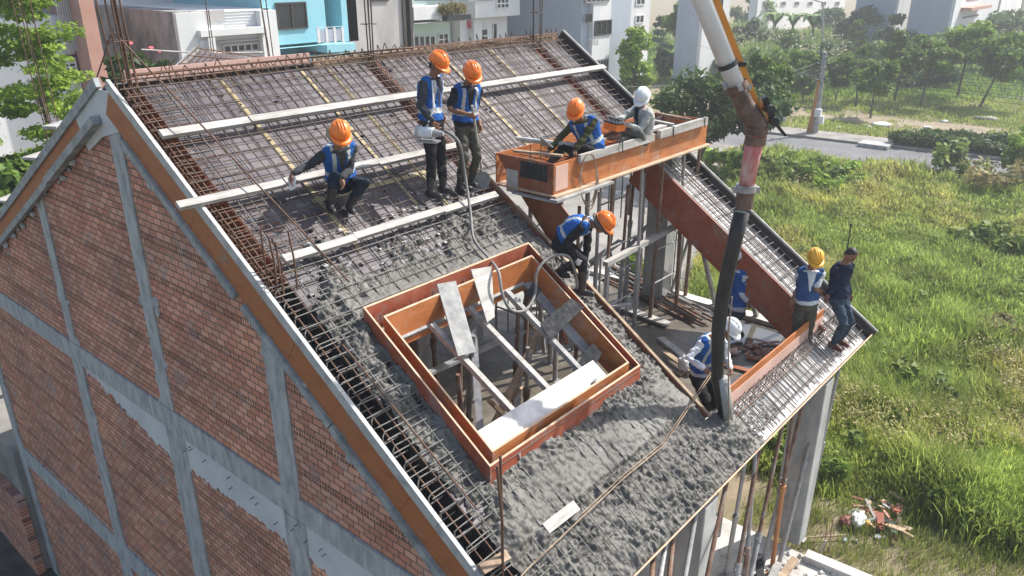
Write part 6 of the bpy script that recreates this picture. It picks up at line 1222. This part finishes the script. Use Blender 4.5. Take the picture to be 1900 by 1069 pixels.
# 2 standing man with the vibrator motor
F = CR*.85+CB*.45; f1 = RP(2.98, 2.88); f2 = RP(3.26, 2.84); G = f1.lerp(f2, .5)-Vector((0, 0, .1)); p = loc(G, F); R_, L_ = rfoot(f1.x, f1.y), rfoot(f2.x, f2.y)
he = at_xy(811, 121, *p(.05, .0, 0).xy); ne = at_xy(800, 143, *p(-.03, 0, 0).xy); pe = at_xy(803, 232, *p(-.02, 0, 0).xy)
hr_ = at_xy(803, 226, *p(.22, .24, 0).xy); hl_ = at_xy(818, 214, *p(.22, -.20, 0).xy)
person('man in orange helmet and blue vest standing with a grey vibrator motor at his hip', G, F, pe, ne, he, Vector(F)*.8-UP*.55, (hr_, hl_), (R_, L_), dict(shirt='c_char', trousers='c_black', vest='c_vest', helmet='h_orange', boot=.30, belt='c_green', tend=.6, curl=.8), elbows=(-Vector(F)+Vector((F.y, -F.x, 0))*.4, -Vector(F)))
mo = at_xy(792, 246, *p(.20, .30, 0).xy); t = thing('vibrator_motor', mo, 'grey electric vibrator motor with round fan cover held by the standing man', 'motor')
d_ = (CR*.9+CB*.35).normalized(); mb = MB(); mb.tube([mo-d_*.10, mo+d_*.10], .075, 16); mb.build('motor_body', 'win_frame', t); mb = MB(); mb.tube([mo-d_*.15, mo-d_*.135, mo-d_*.09], [.06, .088, .09], 18); mb.build('fan_cover', 'b_grey', t)
mb = MB(); mb.tube([mo+d_*.10, mo+d_*.16, mo+d_*.24], [.06, .045, .03], 12); mb.build('coupling', 'steel', t); mb = MB(); mb.bar(mo-d_*.12-UP*.11, mo+d_*.16-UP*.11, .15, .02); mb.build('base_plate', 'steel', t)
mb = MB(); mb.tube([mo-d_*.06+UP*.06, mo-d_*.02+UP*.12, mo+d_*.06+UP*.12, mo+d_*.09+UP*.06], .012, 6); mb.build('handle', 'c_black', t)
mb = MB(); s0 = at_xy(795, 150, *p(.03, .1, 0).xy); mb.tube([mo+UP*.06, s0.lerp(mo, .5)+Vector(F)*.10, s0+Vector(F)*.06], .012, 5); mb.build('strap', 'win_frame', t)
# 3 man with shovel
F = CB*.8+CR*.45; f1 = RP(3.58, 2.84); f2 = RP(3.86, 2.79); G = f1.lerp(f2, .5)-Vector((0, 0, .1)); p = loc(G, F); R_, L_ = rfoot(f1.x, f1.y), rfoot(f2.x, f2.y)
he = at_xy(874, 139, *p(.08, .0, 0).xy); ne = at_xy(866, 158, *p(0, 0, 0).xy); pe = at_xy(865, 232, *p(-.03, 0, 0).xy)
hr_ = at_xy(868, 212, *p(.26, .06, 0).xy); hl_ = at_xy(890, 231, *p(.10, -.24, 0).xy)
person('man in orange helmet and blue vest standing with a shovel before the gutter box', G, F, pe, ne, he, Vector(F)*.8-UP*.6, (hr_, hl_), (R_, L_), dict(shirt='c_black', sleeve='short', trousers='c_khaki', vest='c_vest', helmet='h_orange', boot=.28, belt='c_green', tend=.6, curl=.8), elbows=(-Vector(F)*.6+Vector((F.y, -F.x, 0)), -Vector(F)))
a = at_xy(876, 196, *p(.32, .02, 0).xy); sb = RP(3.98, 2.95, -.04); b = sb+UP*.20; t = thing('shovel', sb, 'pale handled shovel standing on the rebar beside the gutter box', 'shovel'); mb = MB(); mb.tube([a, b], .018, 8); mb.build('handle', 'wood_pale', t)
mb = MB(); v = []; 
for z, w_, o in ((.22, .03, .02), (.17, .105, .0), (.08, .115, -.015), (.0, .095, -.01), (-.04, .03, .0)):
    for q in (-1, -.5, 0, .5, 1): v.append(sb+CR*w_*q+UP*z+CB*(o+.03*(1-q*q)*-1))
n0 = len(v); v += [q-CB*.008 for q in v]; mb.add(v, [(i*5+j, i*5+j+1, i*5+j+6, i*5+j+5) for i in range(4) for j in range(4)]+[(n0+i*5+j+5, n0+i*5+j+6, n0+i*5+j+1, n0+i*5+j) for i in range(4) for j in range(4)]); mb.build('blade', 'wood_grey', t, True)
# 4 olive shirt man on the gutter box
F = Vector((-1, -.25, 0)); G = Vector((5.35, -3.30, 7.0)); p = loc(G, F)
pe = at_xy(1099, 281, 5.62, -3.42); ne = at_xy(1078, 222, 5.40, -3.28); he = at_xy(1069, 206, 5.25, -3.34)
hr_ = at_xy(1019, 277, 4.95, -2.85); hl_ = at_xy(1062, 286, 5.05, -3.40)
person('man in orange helmet, olive shirt and blue vest sitting hunched on the gutter box', G, F, pe, ne, he, Vector((-.75, -.3, -.75)), (hr_, hl_), (Vector((4.95, -2.85, 6.66)), Vector((5.05, -3.15, 6.66))), dict(bulk=1.12, longvest=True, shirt='c_olive', trousers='c_black', vest='c_vest', helmet='h_orange', bend=.08, boot=.2, curl=.5, vopen=False),
       knees=(Vector((-.3, .3, 1)), Vector((-.3, -.1, 1))), elbows=(Vector((.3, .4, -.3)), Vector((.5, -.8, -.2))), handdir=(Vector((-.5, .1, -.6)), Vector((-.3, -.25, -.9))))
mb = MB(); q = Vector((4.92, -2.85, 6.99)); mb.prism([q+Vector((.0, -.14, .02)), q+Vector((.03, .1, .0)), q+Vector((-.1, .03, .18))], Vector((.01, 0, .006))); solo(mb, 'trowel', 'trim_grey', 'triangular steel trowel by the hand of the olive shirt man', 'trowel')
# 5 seated operator in a pale jacket
F = Vector((-.9, .35, 0)); G = Vector((6.78, -3.27, 6.98)); p = loc(G, F)
pe = at_xy(1187, 256, 6.84, -3.20); ne = at_xy(1189, 200, 6.80, -3.24); he = at_xy(1193, 183, 6.72, -3.24)
hr_ = at_xy(1143, 224, 6.38, -3.02); hl_ = at_xy(1163, 232, 6.40, -3.28)
person('man in white helmet and pale grey jacket sitting cross legged with an orange remote control', G, F, pe, ne, he, Vector((-.75, -.15, -.62)), (hr_, hl_), (Vector((6.30, -3.20, 7.03)), Vector((6.42, -3.05, 7.03))), dict(bulk=1.15, shirt='c_grey', jacket=True, inner='c_navy', trousers='c_gtrous', helmet='h_white', bend=.07, boot=.05, shoe='skin', slack=1.12, tend=.9, curl=.8, tache=True),
       knees=(Vector((-.5, 1, .5)), Vector((-.6, -.7, .45))), elbows=(Vector((.2, .6, -.8)), Vector((.6, -.4, -.8))))
rc = at_xy(1140, 236, 6.24, -3.14); t = thing('remote_control', rc, 'orange pump remote control box held by the seated grey jacket man', 'remote control'); e1 = Vector(F).normalized(); e2 = Vector((e1.y, -e1.x, 0))
mb = MB(); mb.bar(rc-e2*.17+UP*.015, rc+e2*.17+UP*.015, .17, .11); mb.build('case', 'h_orange', t); mb = MB(); mb.bar(rc-e2*.185+UP*.08, rc+e2*.185+UP*.08, .18, .02); mb.build('panel', 'ply_black', t)
for q in (-.1, -.03, .05, .11): mb = MB(); mb.tube([rc+e2*q+UP*.09, rc+e2*q+UP*.14], .012, 6); mb.build('joystick', 'ply_black', t)
mb = MB(); mb.tube([rc-e2*.20-e1*.07+UP*.04, rc-e2*.22+e1*.02+UP*.15, rc+e2*.22+e1*.02+UP*.15, rc+e2*.20-e1*.07+UP*.04], .012, 6); mb.build('guard_bar', 'steel', t)
# 6 bending man with gloves working the vibrator
F = CR*.9+CB*.35; f1 = RP(3.98, 5.12); f2 = RP(3.86, 4.72); G = f1.lerp(f2, .5)-Vector((0, 0, .1)); p = loc(G, F)
R_, L_ = Vector((f1.x, f1.y, f1.z-.02+.06)), Vector((f2.x, f2.y, f2.z-.02+.06))
pe = at_xy(1042, 447, *p(-.22, 0, 0).xy); ne = at_xy(1090, 412, *p(.10, 0, 0).xy); he = at_xy(1117, 416, *p(.24, .0, 0).xy)
hr_ = at_xy(1069, 480, *p(.16, .12, 0).xy); hl_ = at_xy(1086, 506, *p(.30, -.05, 0).xy)
person('man in orange helmet bending over the wet concrete with white gloves', G, F, pe, ne, he, Vector(F)*.7-UP*.75, (hr_, hl_), (R_, L_), dict(shirt='c_black', trousers='c_black', vest='c_vest', helmet='h_orange', flap='c_gflap', glove=True, bend=.07, boot=.28, front=-UP, tend=.7, curl=.9, vopen=False), elbows=(-Vector(F)+Vector((F.y, -F.x, 0))*.3, Vector(F)*.3-Vector((F.y, -F.x, 0))*.5))
mb = MB(); mb.tube([hl_+UP*.05, hl_-UP*.02, RP(4.02, 5.02, .0)], [.022, .026, .024], 8); solo(mb, 'vibrator_poker', 'hose_grey', 'grey vibrator poker pushed into the concrete by the bending man', 'poker', smooth=True)
# 7 walking man, white helmet, on the terrace
F = -CR*.85+CB*.35; q = gz(1372, 632, 3.3); G = Vector((q.x+.02, q.y, 3.31)); p = loc(G, F)
fl_ = Vector((q.x, q.y, 3.42)); fr2 = p(.18, .17, .10)
he = at_xy(1364, 481, *p(.04, .05, 0).xy); ne = at_xy(1370, 499, *p(-.02, .05, 0).xy); pe = at_xy(1368, 574, *p(.0, .05, 0).xy)
person('man in white helmet and blue vest stepping over the wet terrace behind the hose', G, F, pe, ne, he, Vector(F)*.95-UP*.3, (at_xy(1345, 560, *p(.2, .25, 0).xy), at_xy(1386, 559, *p(-.08, -.24, 0).xy)), (fr2, fl_+UP*.02), dict(shirt='c_white', trousers='c_jean', vest='c_vest', helmet='h_white', stripes='thin', boot=.16, vopen=False), knees=(Vector(F), Vector(F)))
# 8 stooping man holding the hose end
F = CB*.8+CR*.4; G = Vector((5.12, -5.62, 3.31)); p = loc(G, F)
pe = at_xy(1300, 690, *p(-.14, 0, 0).xy); ne = at_xy(1322, 626, *p(.12, .0, 0).xy); he = at_xy(1352, 612, *p(.24, -.08, 0).xy)
hr_ = at_xy(1306, 684, *p(.50, .10, 0).xy); hl_ = at_xy(1354, 684, *p(.50, -.26, 0).xy)
person('man in white helmet and blue vest stooping to guide the black hose end', G, F, pe, ne, he, Vector(F)*.6+CR*.4-UP*.65, (hr_, hl_), (p(.0, .12, .1), p(-.02, -.14, .1)), dict(shirt='c_white', trousers='c_black', vest='c_vest', helmet='h_white', bend=.07, boot=.28, curl=.8, vopen=False), elbows=(-Vector(F)*.3+Vector((F.y, -F.x, 0))-UP*.4, -UP-Vector((F.y, -F.x, 0))*.5))
# 9 yellow helmet
F = CB*.9-CR*.1; q = gx(1484, 640, 7.5); G = Vector((q.x, q.y, 3.31)); p = loc(G, F)
he = at_xy(1511, 481, *p(.05, 0, 0).xy); ne = at_xy(1503, 500, *p(.0, 0, 0).xy); pe = at_xy(1496, 562, *p(.0, 0, 0).xy)
person('man in yellow helmet, white polo and open vest standing behind the eave board', G, F, pe, ne, he, Vector(F)*.8-UP*.5+CR*.1, (at_xy(1470, 556, *p(.02, .28, 0).xy), at_xy(1522, 540, *p(-.05, -.28, 0).xy)), (p(.02, .13, .1), p(-.04, -.13, .1)), dict(shirt='c_white', sleeve='short', trousers='c_khaki', vest='c_vestd', helmet='h_yellow', belt='c_gflap', boot=.28, vopen=True, stripes='thin'))
# 10 bare headed man in navy jacket at the eave corner
F = CB*.75+CR*.45; f1 = RP(7.86, 7.84); f2 = RP(8.12, 7.86); G = f1.lerp(f2, .5)-Vector((0, 0, .1)); p = loc(G, F)
he = at_xy(1578, 473, *p(.06, -.02, 0).xy); ne = at_xy(1566, 489, *p(0, 0, 0).xy); pe = at_xy(1557, 549, *p(-.02, 0, 0).xy)
person('bare headed man in navy jacket and jeans standing at the eave corner', G, F, pe, ne, he, Vector(F)*.8-UP*.55, (at_xy(1537, 546, *p(.10, .24, 0).xy), at_xy(1576, 544, *p(.0, -.26, 0).xy)), (rfoot(f1.x, f1.y), rfoot(f2.x, f2.y)), dict(bulk=1.1, shirt='c_navy', jacket=True, trousers='c_jean', boot=.05, shoe='shoe', slack=1.1, tend=.96))
# ================================================================ AIR
hz_ = bpy.data.materials.new('thin haze'); hz_.use_nodes = True; t_ = hz_.node_tree; t_.nodes.remove(t_.nodes['Principled BSDF'])
v_ = t_.nodes.new('ShaderNodeVolumePrincipled'); v_.inputs['Color'].default_value = (.93, .96, 1, 1); v_.inputs['Density'].default_value = .0015; v_.inputs['Anisotropy'].default_value = .3
t_.links.new(v_.outputs[0], t_.nodes['Material Output'].inputs['Volume'])
mb = MB(); mb.box((-430, -450, -6), (450, 450, 20)); o = mb.build('haze', hz_, kind='stuff'); tag(o, 'pale air haze fading the far houses and trees', 'haze')
